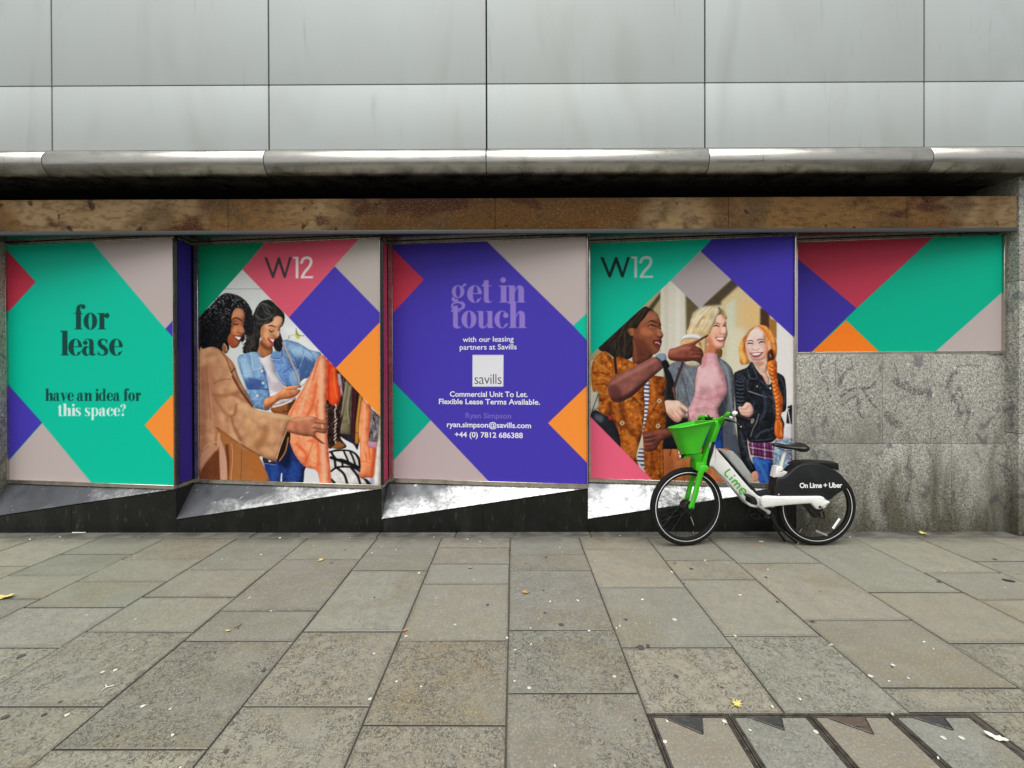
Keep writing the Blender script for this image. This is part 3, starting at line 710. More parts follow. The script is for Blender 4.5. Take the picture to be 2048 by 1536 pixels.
clab = ['inset access cover with brown stained slab and big dark triangular plate, leftmost of four',
        'plain grey paving inset access cover between two brownish ones, small dark key plate',
        'paving inset access cover with brownish far edge and rusty brown triangular key plate',
        'grey paving inset access cover at the right end, small black triangular key plate']
for i in range(4):
    x0 = COVER_X0 + cw * i; x1 = x0 + cw; fw = .022
    root = empty('access_cover', ((x0 + x1) / 2, (COVER_Y + COVER_YE) / 2, 0)); tag(root, clab[i], 'access cover', 'access covers set in the pavement')
    mb = MB()
    for (a, b2, c, d) in ((x0 + .002, x0 + fw, COVER_YE, COVER_Y), (x1 - fw, x1 - .002, COVER_YE, COVER_Y), (x0 + fw + .0005, x1 - fw - .0005, COVER_Y - fw, COVER_Y), (x0 + fw + .0005, x1 - fw - .0005, COVER_YE, COVER_YE + fw)):
        if b2 - a < d - c:
            h = (b2 - a) * .42; mb.box(a, a + h, c, d, -.01, .002, .001); mb.box(b2 - h, b2, c, d, -.01, .0008, .001)
        else:
            h = (d - c) * .42; mb.box(a, b2, c, c + h, -.01, .0012, .001); mb.box(a, b2, d - h, d, -.01, .002, .001)
    mb.make('cover_frame', M['castframe'], root)
    mb = MB(); mb.box(x0 + fw + .001, x1 - fw - .001, COVER_YE + fw + .001, COVER_Y - fw - .001, -.01, .0, .002)
    o = mb.make('stone_infill', M['paving'], root); tone(o.data, ctone[i], .5 if i % 2 else .1)
    tx = x0 + fw + (.045 + .02 * (i % 2)); tw = .165 - .03 * (i % 2); td = .085 if i % 2 == 0 else .065
    y1 = COVER_Y - fw - .002
    V = [(tx, y1, .003), (tx + tw, y1, .003), (tx + tw * .8, y1 - td, .003), (tx, y1, -.005), (tx + tw, y1, -.005), (tx + tw * .8, y1 - td, -.005)]
    kp = obj('key_plate', V, [(0, 2, 1), (3, 4, 5), (0, 1, 4, 3), (1, 2, 5, 4), (2, 0, 3, 5)], M['keyrust'] if i == 2 else M['keyplate'], root)
    mb = MB(); mb.ring((tx + tw * .62, y1 - td * .3, .0035), (0, 0, 1), .011, [(-.002, -.001), (.002, -.001), (.002, .0015), (-.002, .0015)], 20)
    mb.box(tx + tw * .62 - .018, tx + tw * .62 + .03, y1 - td * .62, y1 - td * .55, .002, .0045)
    mb.make('key_slot', M['castframe'], kp)
    ap = Vector((tx + tw * .8, y1 - td, .0036))
    for e_ in (Vector((tx, y1, .0036)), Vector((tx + tw, y1, .0036))):
        mb = MB(); mb.tube([e_ + (ap - e_) * .04, e_ + (ap - e_) * .97], .0028, 6); mb.make('key_plate_rim', M['castframe'], kp)
# ------------------------------------------------------------------ poster artwork
def art1():
    c = Canvas(10, 470, 350, 505, TEAL, 1)
    k = tf(0, 460, 2.5175)
    c.poly(k(445, 40, 900, 20, 900, 480, 832, 498), MAUV)
    c.poly(k(880, 445, 832, 498, 900, 572, 905, 420), PURP)
    c.poly(k(30, 95, 180, 262, 30, 425), (205, 60, 84))
    c.poly(k(30, 765, 212, 970, 30, 1175), PURP)
    c.poly(k(20, 1190, 212, 972, 475, 1290, 20, 1290), MAUV)
    c.poly(k(728, 982, 900, 795, 900, 1185), ORNG)
    dk = (16, 72, 66)
    serif(c, 'for', 183, 659, 33, dk, 71); serif(c, 'lease', 183, 711, 33, dk, 125)
    serif(c, 'have an idea for', 186, 802, 16.5, dk, 192)
    serif(c, 'this space?', 184, 832, 16.5, (226, 250, 245), 137)
    return c

def art3():
    c = Canvas(776, 468, 404, 506, PURP, 3)
    k = tf(760, 470, 3.0116)
    c.poly(k(635, 30, 1260, 0, 1260, 460, 1165, 548), MAUV)
    c.poly(k(1165, 548, 1260, 458, 1260, 650), TEAL)
    c.poly(k(60, 65, 265, 268, 60, 490), (208, 62, 88))
    c.poly(k(60, 865, 306, 1116, 60, 1380), (12, 176, 148))
    c.poly(k(60, 1380, 306, 1116, 670, 1500, 60, 1500), (196, 178, 180))
    c.poly(k(1012, 1133, 1260, 895, 1260, 1385), ORNG)
    li = (150, 128, 214)
    serif(c, 'get in', 976, 605, 34, li, 148); serif(c, 'touch', 977, 656, 34, li, 150)
    c.poly(k(557, 722, 744, 722, 743, 913, 557, 913), (236, 236, 244))
    return c

def art5():
    c = Canvas(1586, 460, 424, 250, (0, 184, 148), 5)  # duller teal and purple: shade on this bay put into the ink
    k = tf(1580, 460, 2.4765)
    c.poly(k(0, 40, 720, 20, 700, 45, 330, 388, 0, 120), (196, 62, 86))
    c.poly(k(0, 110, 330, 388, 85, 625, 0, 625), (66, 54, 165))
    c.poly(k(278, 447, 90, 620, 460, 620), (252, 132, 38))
    c.poly(k(1060, 300, 1060, 625, 695, 625), MAUV)
    return c

def face_shade(c, m, items):
    c.clip = m
    for it in items: c.sp(it[0], it[1], it[2], it[3])
    c.clip = None

def art2():
    c = Canvas(388, 466, 384, 510, (214, 220, 217), 2)
    A = tf(380, 470, 3.0125); B = tf(395, 570, 10.24); C_ = tf(490, 580, 9.6); D = tf(395, 680, 5.12); E = tf(560, 700, 5.486)
    c.auto = False
    # shop background
    c.poly(A(180, 322, 480, 322, 480, 327, 180, 327), (150, 156, 154), .8)
    c.poly(A(500, 480, 900, 480, 900, 900, 500, 900), (224, 229, 232))
    c.sp(A(560, 560, 650, 560, 700, 640, 780, 700, 780, 730, 640, 640), (246, 247, 246), .9, 4)
    c.sp(C_(970, 780, 1030, 830, 1060, 880, 1050, 930, 1000, 940, 970, 890), (196, 196, 96), .9, .8)
    c.line(C_(980, 740, 1010, 860, 1130, 880), 1.2, (70, 74, 78), .9, .3)
    c.line(C_(840, 940, 870, 880, 1000, 850), .7, (90, 90, 92), .8)
    c.poly(A(640, 1180, 1160, 1150, 1160, 1500, 640, 1500), (220, 222, 228))
    c.sp(E(660, 900, 760, 930, 860, 1080, 880, 1200, 640, 1100), (232, 235, 240), 1, 2)
    c.auto = True
    # rack of clothes
    c.sp(E(610, 200, 900, 500, 860, 1060, 800, 1030, 640, 920, 600, 700), (52, 34, 34))
    c.poly(E(620, 260, 665, 260, 690, 480, 650, 520), (200, 190, 200), .8, 1)
    for i in range(26):
        x = 630 + c.rng.rand() * 90; y = 300 + c.rng.rand() * 400
        c.line(E(x, y, x + c.rng.randn() * 20, y + 60), 1.0, [(150, 70, 60), (190, 180, 180), (40, 30, 34)][i % 3], .8)
    c.poly(E(720, 330, 760, 370, 700, 700, 660, 760), (140, 132, 112))
    c.poly(E(745, 360, 800, 400, 790, 700, 780, 935, 650, 915, 700, 690), (124, 116, 94))
    c.line(E(770, 400, 740, 640, 760, 800), 2.2, (164, 156, 134), .9, .5)
    c.line(E(790, 430, 760, 640, 780, 920), 1.8, (84, 74, 60), .9, .5)
    c.poly(E(795, 400, 870, 480, 850, 760, 820, 1010, 775, 1000), (66, 28, 36))
    c.line(E(830, 450, 810, 700, 800, 980), 1.5, (104, 46, 52), .8, .5)
    c.poly(E(740, 930, 790, 960, 820, 1000, 800, 1020, 735, 985), (40, 50, 70))
    c.poly(E(870, 480, 912, 520, 880, 800, 862, 1035, 820, 1030, 830, 800), (176, 126, 52))
    c.line(E(880, 520, 850, 760, 850, 1020), 1.4, (212, 164, 84), .8, .5)
    c.poly(E(822, 900, 868, 910, 866, 920, 822, 908), (110, 74, 30))
    m = c.sp(E(905, 540, 950, 580, 1000, 640, 990, 1000, 1060, 1080, 1050, 1220, 1030, 1390, 960, 1400, 870, 1380, 880, 1100, 862, 900, 880, 700), (250, 148, 106))
    c.clip = m
    c.line(E(930, 600, 920, 900, 900, 1100, 930, 1200), 4, (255, 178, 140), .8, 1)
    c.line(E(980, 680, 970, 1000, 990, 1200), 3, (214, 100, 56), .8, 1)
    c.line(E(1040, 1080, 1020, 1300, 1000, 1400), 8, (196, 86, 44), .8, 1.5)
    c.line(E(940, 1120, 950, 1220), 1.5, (206, 96, 60), .7, .5); c.line(E(870, 1220, 1050, 1245), 1.2, (206, 96, 60), .7, .4)
    c.clip = None
    m = c.poly(E(1000, 640, 1110, 740, 1110, 900, 1070, 1020, 1050, 1080, 970, 1040, 980, 900, 990, 760), (116, 110, 114))
    c.fuzz(m, 26, 1.2, math.pi / 2)
    c.poly(E(965, 1000, 1070, 1010, 1060, 1090, 965, 1060), (214, 150, 176), .9, 1.2)
    c.poly(E(1090, 760, 1112, 760, 1112, 1500, 1020, 1500, 1050, 1200, 1070, 1020), (226, 214, 206), 1, 1.5)
    c.sp(E(985, 1420, 1030, 1400, 1030, 1480, 980, 1480), (150, 160, 190), .8, 1)
    # dark red/orange top behind the coral sweater
    m = c.sp(E(505, 120, 560, 150, 620, 210, 640, 360, 665, 470, 640, 600, 590, 640, 540, 600, 505, 480), (238, 92, 44))
    c.clip = m; c.line(E(545, 170, 530, 350, 540, 560), 4, (196, 50, 20), .9, 1.2); c.line(E(590, 200, 600, 400, 630, 540), 3, (255, 130, 80), .8, 1.2); c.line(E(660, 400, 640, 560), 3, (200, 60, 30), .8, 1); c.clip = None
    # furry brown thing with white flecks
    m = c.sp(E(505, 560, 560, 600, 640, 640, 660, 800, 665, 960, 730, 1060, 640, 1090, 540, 1080, 505, 960), (56, 34, 28))
    c.fuzz(m, 16, .8, math.pi / 2)
    for yy in range(600, 1010, 40):
        c.line(E(610 + c.rng.randn() * 6, yy, 606 + c.rng.randn() * 6, yy + 26), 2.6, (226, 216, 206), .85, .5)
        c.line(E(515 + c.rng.randn() * 6, yy, 512, yy + 20), 2.0, (200, 196, 200), .6, .5)
    c.sp(E(640, 1000, 720, 1050, 660, 1085, 560, 1085, 600, 1040), (160, 110, 60), .9, 1)
    # black and white knits
    m = c.sp(E(540, 1110, 640, 1090, 780, 1100, 870, 1170, 885, 1300, 870, 1390, 960, 1420, 985, 1480, 560, 1480), (222, 220, 216))
    c.clip = m; c.fuzz(m, 7, .7)
    bk = (24, 22, 26)
    for q, w in ((E(545, 1120, 640, 1100, 780, 1110, 870, 1190, 880, 1290), 4), (E(560, 1120, 620, 1200, 700, 1210, 860, 1290), 5), (E(700, 1110, 740, 1200, 750, 1230), 4), (E(770, 1120, 800, 1180, 830, 1270), 4), (E(820, 1130, 860, 1200, 870, 1260), 3), (E(560, 1180, 700, 1230, 870, 1290), 6), (E(600, 1200, 610, 1290), 5), (E(680, 1220, 690, 1280), 4), (E(560, 1330, 620, 1290, 700, 1280, 800, 1290, 880, 1330), 4), (E(620, 1290, 700, 1360, 740, 1470), 5), (E(780, 1290, 850, 1380, 880, 1470), 5), (E(560, 1420, 600, 1460), 5), (E(870, 1380, 930, 1410, 980, 1480), 6)):
        c.line(q, w, bk, .95, .3)
    c.clip = None
    # woman in the denim jacket: hair behind, neck, tee
    m = c.sp(C_(180, 420, 220, 330, 300, 230, 400, 190, 500, 200, 600, 290, 740, 440, 760, 560, 720, 680, 640, 700, 720, 960, 720, 1080, 660, 1200, 560, 1110, 540, 900, 300, 900, 260, 1180, 130, 1230, -40, 1200, 20, 1000, 60, 700, 120, 560), (46, 46, 44))
    c.clip = m
    c.fuzz(m, 13, 2.0, math.pi * .38)
    for q in (C_(240, 330, 330, 260, 430, 290, 520, 350), C_(360, 240, 420, 360, 480, 430), C_(200, 480, 300, 560, 400, 560, 520, 500), C_(330, 300, 400, 440, 560, 480)):
        c.line(q, 2.0, (128, 134, 130), .7, .7)
    c.line(C_(180, 620, 260, 650, 380, 640, 440, 600), 2, (120, 112, 102), .7, .8)
    for i in range(46):
        x = 20 + c.rng.rand() * 170; y = 620 + c.rng.rand() * 560
        c.line(C_(x, y, x + c.rng.randn() * 25, y + 45), .9, (136, 112, 104), .6)
    c.clip = None
    m = c.sp(C_(300, 960, 270, 1080, 230, 1200, 260, 1290, 350, 1320, 450, 1280, 530, 1200, 520, 1080, 480, 1080, 400, 1010), (176, 118, 84))
    c.clip = m; c.sp(C_(280, 960, 420, 1060, 540, 1100, 500, 1170, 380, 1130, 300, 1060), (118, 70, 46), .8, 1.5); c.line(C_(350, 1150, 390, 1230, 420, 1290), 1.4, (214, 156, 116), .7, .6); c.clip = None
    # face
    m = c.sp(C_(560, 520, 640, 500, 715, 540, 720, 640, 690, 700, 665, 780, 662, 860, 640, 900, 600, 950, 600, 1000, 540, 1080, 480, 1105, 420, 1080, 340, 990, 300, 880, 305, 740, 360, 670, 460, 640, 540, 590), (222, 160, 122))
    face_shade(c, m, [(C_(300, 700, 360, 690, 380, 900, 460, 1080, 420, 1120, 300, 980), (176, 112, 78), .75, 2.2), (C_(560, 540, 700, 540, 700, 640, 600, 680, 480, 680), (238, 182, 146), .7, 2.5), (C_(360, 820, 440, 800, 470, 860, 430, 920, 360, 900), (240, 176, 138), .8, 2), (C_(640, 780, 665, 790, 655, 880, 610, 900, 590, 840), (240, 184, 150), .8, 1.2), (C_(430, 940, 520, 900, 620, 950, 560, 1040, 500, 1050), (178, 96, 78), .5, 1.5)])
    c.line(C_(450, 690, 510, 685, 590, 715), [.9, 2.6, 1.2], (52, 34, 28), .95)
    c.line(C_(665, 715, 690, 705, 712, 690), 1.4, (70, 46, 36), .9)
    c.line(C_(465, 765, 500, 800, 560, 780), [1.5, 2.6, 1.0], (44, 26, 22), .95)
    c.line(C_(640, 775, 670, 770), 2.2, (60, 38, 32), .9)
    c.line(C_(470, 735, 520, 745, 570, 750), .8, (160, 104, 76), .7, .3)
    c.line(C_(540, 870, 560, 900, 610, 935, 640, 895), 1.3, (140, 80, 56), .85, .3)
    c.line(C_(625, 760, 655, 820, 650, 870), 1, (250, 200, 168), .6, .4)
    c.sp(C_(440, 915, 480, 930, 540, 950, 600, 955, 560, 1010, 510, 1040, 465, 990), (168, 62, 62))
    c.sp(C_(470, 930, 530, 950, 585, 962, 550, 1000, 510, 975), (252, 244, 240))
    c.line(C_(470, 985, 500, 1030, 545, 1010), 1.6, (206, 110, 104), .9)
    # denim jacket
    dn = (126, 160, 200)
    m = c.sp(A(285, 750, 330, 715, 400, 705, 430, 735, 500, 860, 560, 960, 640, 900, 600, 780, 540, 700, 560, 640, 640, 645, 720, 690, 790, 715, 770, 800, 700, 870, 640, 930, 560, 1010, 480, 1040, 400, 1045, 370, 1000, 330, 900), dn)
    m2 = c.sp(A(340, 930, 470, 930, 480, 1050, 400, 1040, 350, 990), dn)
    m = np.maximum(m, m2)
    c.clip = m
    c.fuzz(m, 9, 1.6)
    c.sp(A(290, 760, 340, 740, 380, 860, 350, 900), (168, 200, 232), .8, 3)
    c.sp(A(590, 650, 700, 690, 780, 720, 700, 760, 620, 720), (164, 194, 226), .75, 3)
    c.sp(A(640, 740, 760, 760, 740, 840, 660, 880), (74, 98, 142), .8, 4)
    c.sp(A(540, 760, 620, 760, 650, 880, 600, 900), (92, 120, 172), .7, 3)
    c.sp(A(340, 860, 440, 880, 440, 920, 350, 925), (62, 84, 140), .75, 1.8)
    c.sp(A(370, 700, 420, 735, 440, 800, 380, 810), (150, 182, 216), .9, .8)
    c.line(A(366, 705, 380, 800, 392, 812, 440, 795), 1, (230, 240, 250), .85)
    c.line(A(436, 790, 480, 960, 484, 1000), 1.6, (64, 88, 140), .8)
    c.line(A(350, 925, 470, 930), 1.4, (44, 60, 106), .9)
    c.line(A(375, 990, 440, 985), 1, (170, 200, 236), .7)
    for q in (A(300, 770, 320, 850, 360, 940), A(600, 700, 640, 760, 650, 880), A(560, 800, 640, 780, 700, 740), A(680, 700, 700, 780, 670, 850), A(720, 700, 745, 740, 735, 800), A(560, 830, 600, 880, 610, 900)):
        c.line(q, 1.2, (60, 82, 130), .7, .5)
    for q in (A(610, 690, 660, 700, 740, 760), A(330, 800, 350, 880), A(590, 840, 630, 830), A(690, 720, 660, 800)):
        c.line(q, 1.0, (200, 220, 242), .7, .4)
    c.clip = None
    m = c.sp(A(500, 750, 556, 735, 640, 770, 670, 830, 660, 900, 600, 915, 560, 900, 520, 840), (112, 144, 196))
    c.clip = m; c.fuzz(m, 8, 1.4); c.line(A(500, 770, 530, 850, 580, 905), 1.4, (206, 222, 242), .8, .3); c.line(A(560, 830, 620, 790, 660, 800), 1.6, (52, 74, 130), .8, .4); c.line(A(570, 845, 590, 890, 640, 890), 1, (70, 96, 150), .7, .3); c.sp(A(600, 830, 650, 820, 660, 900, 610, 905), (150, 180, 216), .7, 1.5); c.clip = None
    # white tee, belly, jeans
    m = c.sp(A(410, 735, 440, 740, 500, 715, 500, 760, 530, 860, 580, 930, 640, 985, 600, 1010, 500, 1040, 480, 960, 460, 830), (232, 224, 230))
    c.clip = m; c.sp(A(480, 880, 560, 900, 600, 940, 500, 940), (196, 180, 188), .7, 2); c.line(A(470, 960, 530, 930, 580, 920), 1.2, (190, 176, 184), .7, .5); c.clip = None
    c.line(A(418, 738, 450, 745, 500, 712), 1.6, (246, 240, 244), .9)
    m = c.sp(A(495, 1035, 600, 1000, 640, 1000, 620, 1080, 560, 1085, 500, 1070), (150, 96, 56))
    c.clip = m; c.line(A(560, 1060, 585, 1064), 2, (70, 36, 20), .9, .5); c.sp(A(590, 1010, 640, 1000, 620, 1090, 590, 1080), (84, 50, 30), .8, 2); c.clip = None
    c.line(A(500, 1036, 560, 1020, 612, 998), 3, (246, 244, 248), .95)
    m = c.sp(A(440, 1340, 520, 1330, 600, 1250, 700, 1370, 690, 1420, 670, 1520, 570, 1540, 460, 1520, 450, 1400), (30, 60, 118))
    c.clip = m; c.fuzz(m, 8, 1.2); c.sp(A(480, 1390, 530, 1380, 520, 1490, 490, 1490), (60, 96, 160), .7, 3); c.sp(A(600, 1380, 660, 1380, 640, 1490, 590, 1490), (52, 86, 150), .7, 3); c.sp(A(560, 1250, 610, 1250, 600, 1400, 540, 1370), (14, 26, 60), .8, 3); c.clip = None
    c.poly(A(549, 1435, 556, 1435, 553, 1495, 543, 1495), (230, 230, 238))
    c.poly(A(440, 1335, 515, 1348, 515, 1382, 445, 1372), (44, 52, 70)); c.line(A(447, 1376, 515, 1384), 1, (190, 196, 206), .8)
    c.sp(A(474, 1352, 488, 1352, 488, 1366, 474, 1366), (220, 214, 206))
    # collar, lapel, buttons, strap
    c.sp(A(490, 715, 545, 680, 560, 700, 555, 740, 520, 750, 495, 745), (118, 152, 198)); c.line(A(495, 748, 530, 752, 556, 738), 1.1, (216, 232, 248), .85)
    for bx, by in ((433, 819), (440, 892), (405, 968)):
        c.sp(A(bx - 9, by, bx, by - 9, bx + 9, by, bx, by + 9), (238, 232, 226)); c.line(A(bx - 3, by, bx + 3, by), 1, (150, 140, 130), .7)
    m = c.sp(C_(560, 960, 640, 930, 720, 990, 720, 1080, 680, 1180, 600, 1160, 550, 1080), (40, 34, 36)); c.fuzz(m, 10, 1.2, 1.2)
    c.line(C_(650, 980, 760, 960, 900, 980), .8, (60, 56, 60), .7); c.line(C_(720, 980, 820, 950, 840, 870), .8, (60, 56, 60), .7)
    c.line(A(560, 650, 600, 740, 640, 830, 662, 905), 3.6, (178, 164, 160)); c.line(A(553, 652, 593, 744, 634, 834, 655, 905), .9, (110, 98, 98), .8)
    # her forearm and hand
    m = c.sp(A(450, 990, 520, 960, 560, 925, 600, 910, 660, 908, 668, 918, 620, 928, 665, 935, 640, 968, 600, 985, 540, 995, 480, 1040, 450, 1050), (218, 142, 100))
    c.clip = m; c.line(A(450, 1045, 520, 1010, 600, 985, 660, 950), 5, (150, 80, 52), .8, 2); c.line(A(580, 930, 620, 930, 665, 928), 1, (140, 78, 54), .8, .3); c.line(A(560, 935, 600, 916, 650, 912), 1.6, (250, 196, 160), .8, .5); c.line(A(600, 955, 640, 945), 1, (150, 84, 58), .6, .3); c.clip = None
    c.sp(A(665, 890, 690, 865, 710, 870, 690, 900, 672, 910), (240, 232, 232))
    # coral sweater held up
    m = c.sp(A(770, 740, 800, 725, 825, 760, 832, 880, 820, 1010, 820, 1060, 830, 1240, 852, 1520, 820, 1540, 788, 1520, 765, 1425, 700, 1400, 665, 1370, 620, 1300, 595, 1210, 600, 1120, 590, 1080, 640, 990, 690, 910, 740, 810), (250, 150, 112))
    c.clip = m
    c.fuzz(m, 5, 1.2)
    for q, w, col in ((A(790, 760, 790, 1000, 800, 1230, 810, 1490), 9, (255, 190, 160)), (A(745, 830, 700, 950, 660, 1080), 5, (255, 180, 148)), (A(760, 900, 740, 1020, 700, 1100), 6, (224, 104, 62)), (A(720, 860, 650, 990, 600, 1090), 3, (228, 120, 84)), (A(770, 1000, 760, 1060, 770, 1110), 4, (220, 110, 70)), (A(780, 740, 760, 800, 740, 870), 3, (214, 108, 76)), (A(640, 1260, 700, 1320, 690, 1380), 5, (226, 100, 58)), (A(720, 1240, 770, 1260, 770, 1420), 5, (232, 112, 70)), (A(740, 1250, 700, 1370), 1.2, (196, 80, 46)), (A(832, 1250, 845, 1480), 4, (224, 110, 74)), (A(820, 800, 822, 1000), 2, (214, 100, 70)), (A(690, 960, 740, 1000, 760, 1060), 1, (206, 104, 72))):
        c.line(q, w, col, .75, max(.5, w / 4))
    c.line(A(660, 1340, 700, 1350, 770, 1385), .9, (198, 88, 54), .6)
    c.clip = None
    c.poly(A(765, 1425, 790, 1370, 780, 1260, 820, 1495, 690, 1495, 690, 1400), (214, 216, 226), .0)
    # woman in the camel coat
    m = c.sp(A(55, 500, 110, 440, 180, 370, 220, 350, 300, 370, 360, 430, 380, 520, 372, 600, 330, 600, 320, 640, 240, 640, 235, 690, 200, 700, 60, 700), (22, 21, 26))
    c.clip = m
    n = c.rng.randn(c.h, c.w); n = gblur(n, .75); n /= n.std()
    yy, xx = np.mgrid[0:c.h, 0:c.w]
    top = np.clip(1.15 - ((yy + c.y0) - 585) / 90.0, .25, 1)
    c.put(np.clip((n - .55) * 1.6, 0, 1) * top, (150, 152, 158), .85)
    c.put(np.clip((-n - .3) * 1.5, 0, 1), (8, 8, 12), .8)
    c.clip = None
    for i in range(150):   # curls at the outline
        t = c.rng.rand()
        x, y = (1000 + 120 * math.sin(t * 3) + c.rng.randn() * 22, 380 + t * 900)
        if y > 880 : x = 980 + c.rng.randn() * 35
        c.line(B(x, y, x + c.rng.randn() * 16, y + 16, x + c.rng.randn() * 22, y + 34), 1.0, (40, 34, 46), .85)
    for i in range(40):
        x, y = 300 + c.rng.rand() * 640, 0
        y = 190 + ((x - 620) / 330) ** 2 * 150 + c.rng.randn() * 12
        c.line(B(x, y, x + c.rng.randn() * 18, y + 12, x + c.rng.randn() * 18, y + 26), 1.0, (70, 72, 76), .8)
    m = c.sp(B(860, 470, 940, 530, 968, 640, 965, 720, 945, 780, 940, 860, 968, 950, 955, 1000, 920, 1030, 905, 1070, 880, 1090, 870, 1180, 820, 1260, 760, 1290, 690, 1280, 625, 1180, 625, 1080, 680, 960, 700, 780, 700, 640, 760, 500), (186, 122, 88))
    face_shade(c, m, [(B(640, 1000, 720, 900, 740, 1100, 800, 1260, 700, 1300, 610, 1200), (150, 74, 44), .7, 2.5), (B(780, 500, 920, 520, 950, 640, 800, 640, 730, 600), (206, 152, 120), .7, 2.5), (B(720, 860, 800, 860, 820, 950, 740, 980, 700, 920), (226, 156, 116), .8, 2), (B(840, 860, 930, 860, 960, 960, 880, 980), (208, 146, 112), .7, 1.4), (B(700, 700, 760, 720, 740, 880, 690, 900), (110, 70, 52), .7, 2)])
    c.line(B(720, 700, 780, 672, 850, 695, 905, 735), [1, 2.4, 1.6], (40, 24, 22), .95)
    c.line(B(735, 790, 790, 812, 840, 795), [1.2, 2.6, 1.4], (36, 20, 20), .95)
    c.line(B(755, 750, 800, 762, 840, 780), .8, (120, 78, 58), .7)
    c.line(B(820, 960, 860, 985, 930, 1000), 1.4, (104, 56, 42), .85, .3)
    c.sp(B(725, 1040, 800, 1045, 900, 1060, 880, 1110, 860, 1160, 800, 1130), (150, 66, 58))
    c.sp(B(760, 1055, 820, 1060, 885, 1072, 865, 1110, 840, 1120, 800, 1090), (250, 238, 232))
    c.line(B(722, 1035, 800, 1045, 920, 1040), 1.0, (100, 44, 38), .9)
    c.sp(B(500, 1310, 540, 1190, 600, 1270, 620, 1370, 560, 1400), (150, 96, 66)); c.line(B(540, 1200, 590, 1260, 600, 1340), 1.5, (214, 190, 180), .9, .4)
    # camel coat body
    m = c.sp(D(20, 130, 60, 90, 160, 70, 240, 110, 320, 180, 380, 260, 430, 400, 520, 560, 590, 700, 740, 740, 960, 790, 900, 960, 830, 1240, 640, 1190, 680, 1290, 730, 1500, 400, 1520, 0, 1520, -10, 800), (198, 150, 116))
    c.clip = m
    c.fuzz(m, 1.6, .7)
    for q, w, col, al in (
        (D(120, 260, 150, 420, 170, 700, 200, 900), 16, (172, 118, 92), .6),
        (D(60, 300, 60, 900, 60, 1400), 14, (150, 98, 78), .6),
        (D(240, 110, 300, 200, 350, 330, 470, 540, 590, 700), 2.2, (120, 74, 54), .9),
        (D(280, 120, 330, 200, 380, 290), 6, (176, 122, 92), .7),
        (D(170, 440, 240, 410, 340, 400), 1.2, (120, 78, 56), .8),
        (D(160, 560, 260, 570, 420, 540), 7, (140, 92, 64), .6),
        (D(180, 600, 260, 720, 330, 780), 6, (150, 100, 76), .6),
        (D(400, 660, 380, 760, 340, 800, 380, 900, 440, 1020), 6, (134, 86, 62), .65),
        (D(370, 560, 450, 600, 540, 650, 570, 680), 5, (150, 100, 76), .6),
        (D(430, 680, 560, 720, 740, 760, 940, 800), 9, (222, 182, 140), .7),
        (D(700, 940, 660, 1020, 600, 1100), 14, (150, 102, 62), .6),
        (D(500, 860, 560, 960, 520, 1040), 14, (206, 160, 112), .6),
        (D(200, 900, 300, 980, 460, 1080, 640, 1190), 2.5, (96, 54, 36), .85),
        (D(330, 800, 360, 960, 440, 1060), 4, (214, 168, 136), .6),
        (D(120, 500, 140, 700, 160, 1000), 3, (208, 166, 136), .5),
        (D(90, 260, 110, 500, 140, 820), 2, (142, 92, 72), .6)):
        c.line(q, w, col, al, max(.4, w / 3.2))
    c.sp(D(200, 930, 460, 1100, 640, 1200, 700, 1500, 220, 1520), (164, 108, 62), .85, 2)
    c.line(D(350, 1060, 360, 1200, 340, 1440), 1.6, (216, 168, 124), .8, .4); c.line(D(450, 1120, 450, 1300, 440, 1440), 1.0, (100, 60, 34), .8, .3)
    c.sp(D(480, 1180, 640, 1200, 700, 1440, 600, 1440, 520, 1260), (176, 112, 58), .7, 4)
    c.line(D(300, 1080, 310, 1250, 300, 1440), 6, (92, 54, 34), .8, 1.2)
    c.sp(D(40, 1170, 130, 1090, 200, 1080, 215, 1100, 130, 1200, 40, 1320), (196, 146, 122), .95, .8)
    c.sp(D(40, 1330, 200, 1130, 230, 1250, 250, 1520, 20, 1520), (112, 66, 40), .9, 1.5)
    c.sp(D(225, 1050, 260, 1080, 300, 1250, 300, 1520, 240, 1520), (208, 160, 138), .95, .6)
    c.sp(D(205, 960, 230, 960, 230, 1080, 200, 1070), (206, 160, 132), .95, .5)
    c.line(D(60, 1120, 120, 1060, 210, 1040), 2.4, (210, 164, 138), .8, .6)
    c.clip = None
    # lapel edge and sleeve opening
    c.line(D(345, 335, 380, 292), 1.6, (40, 20, 14), .9)
    c.line(D(355, 370, 440, 520, 560, 680), 3, (60, 32, 22), .75, .6)
    c.sp(D(945, 820, 900, 960, 850, 1080, 815, 1220, 835, 1240, 900, 1150, 945, 1040, 950, 940), (40, 26, 18))
    c.line(D(930, 1000, 900, 1140, 840, 1235), 3, (188, 134, 84), .9, .5)
    c.line(D(960, 795, 905, 950, 850, 1090, 812, 1215), 1.6, (232, 190, 146), .9, .3)
    # her hand
    m = c.sp(E(80, 820, 140, 745, 240, 735, 370, 730, 430, 760, 500, 765, 525, 790, 520, 860, 495, 915, 400, 905, 400, 950, 490, 1030, 430, 1010, 350, 950, 280, 945, 160, 920, 80, 890), (186, 122, 96))
    c.clip = m
    c.line(E(90, 890, 180, 925, 300, 945, 350, 950, 480, 1030), 4, (130, 78, 60), .8, 1)
    c.line(E(150, 765, 260, 750, 360, 745), 5, (224, 166, 138), .8, 1.5)
    c.line(E(380, 795, 440, 805, 510, 815), 1.5, (96, 50, 38), .85, .3)
    c.line(E(370, 850, 430, 862, 510, 868), 1.6, (96, 50, 38), .85, .3)
    c.line(E(410, 780, 450, 770, 500, 785), 2, (214, 156, 130), .7, .5)
    c.line(E(360, 830, 390, 820), 3, (222, 166, 140), .8, .8)
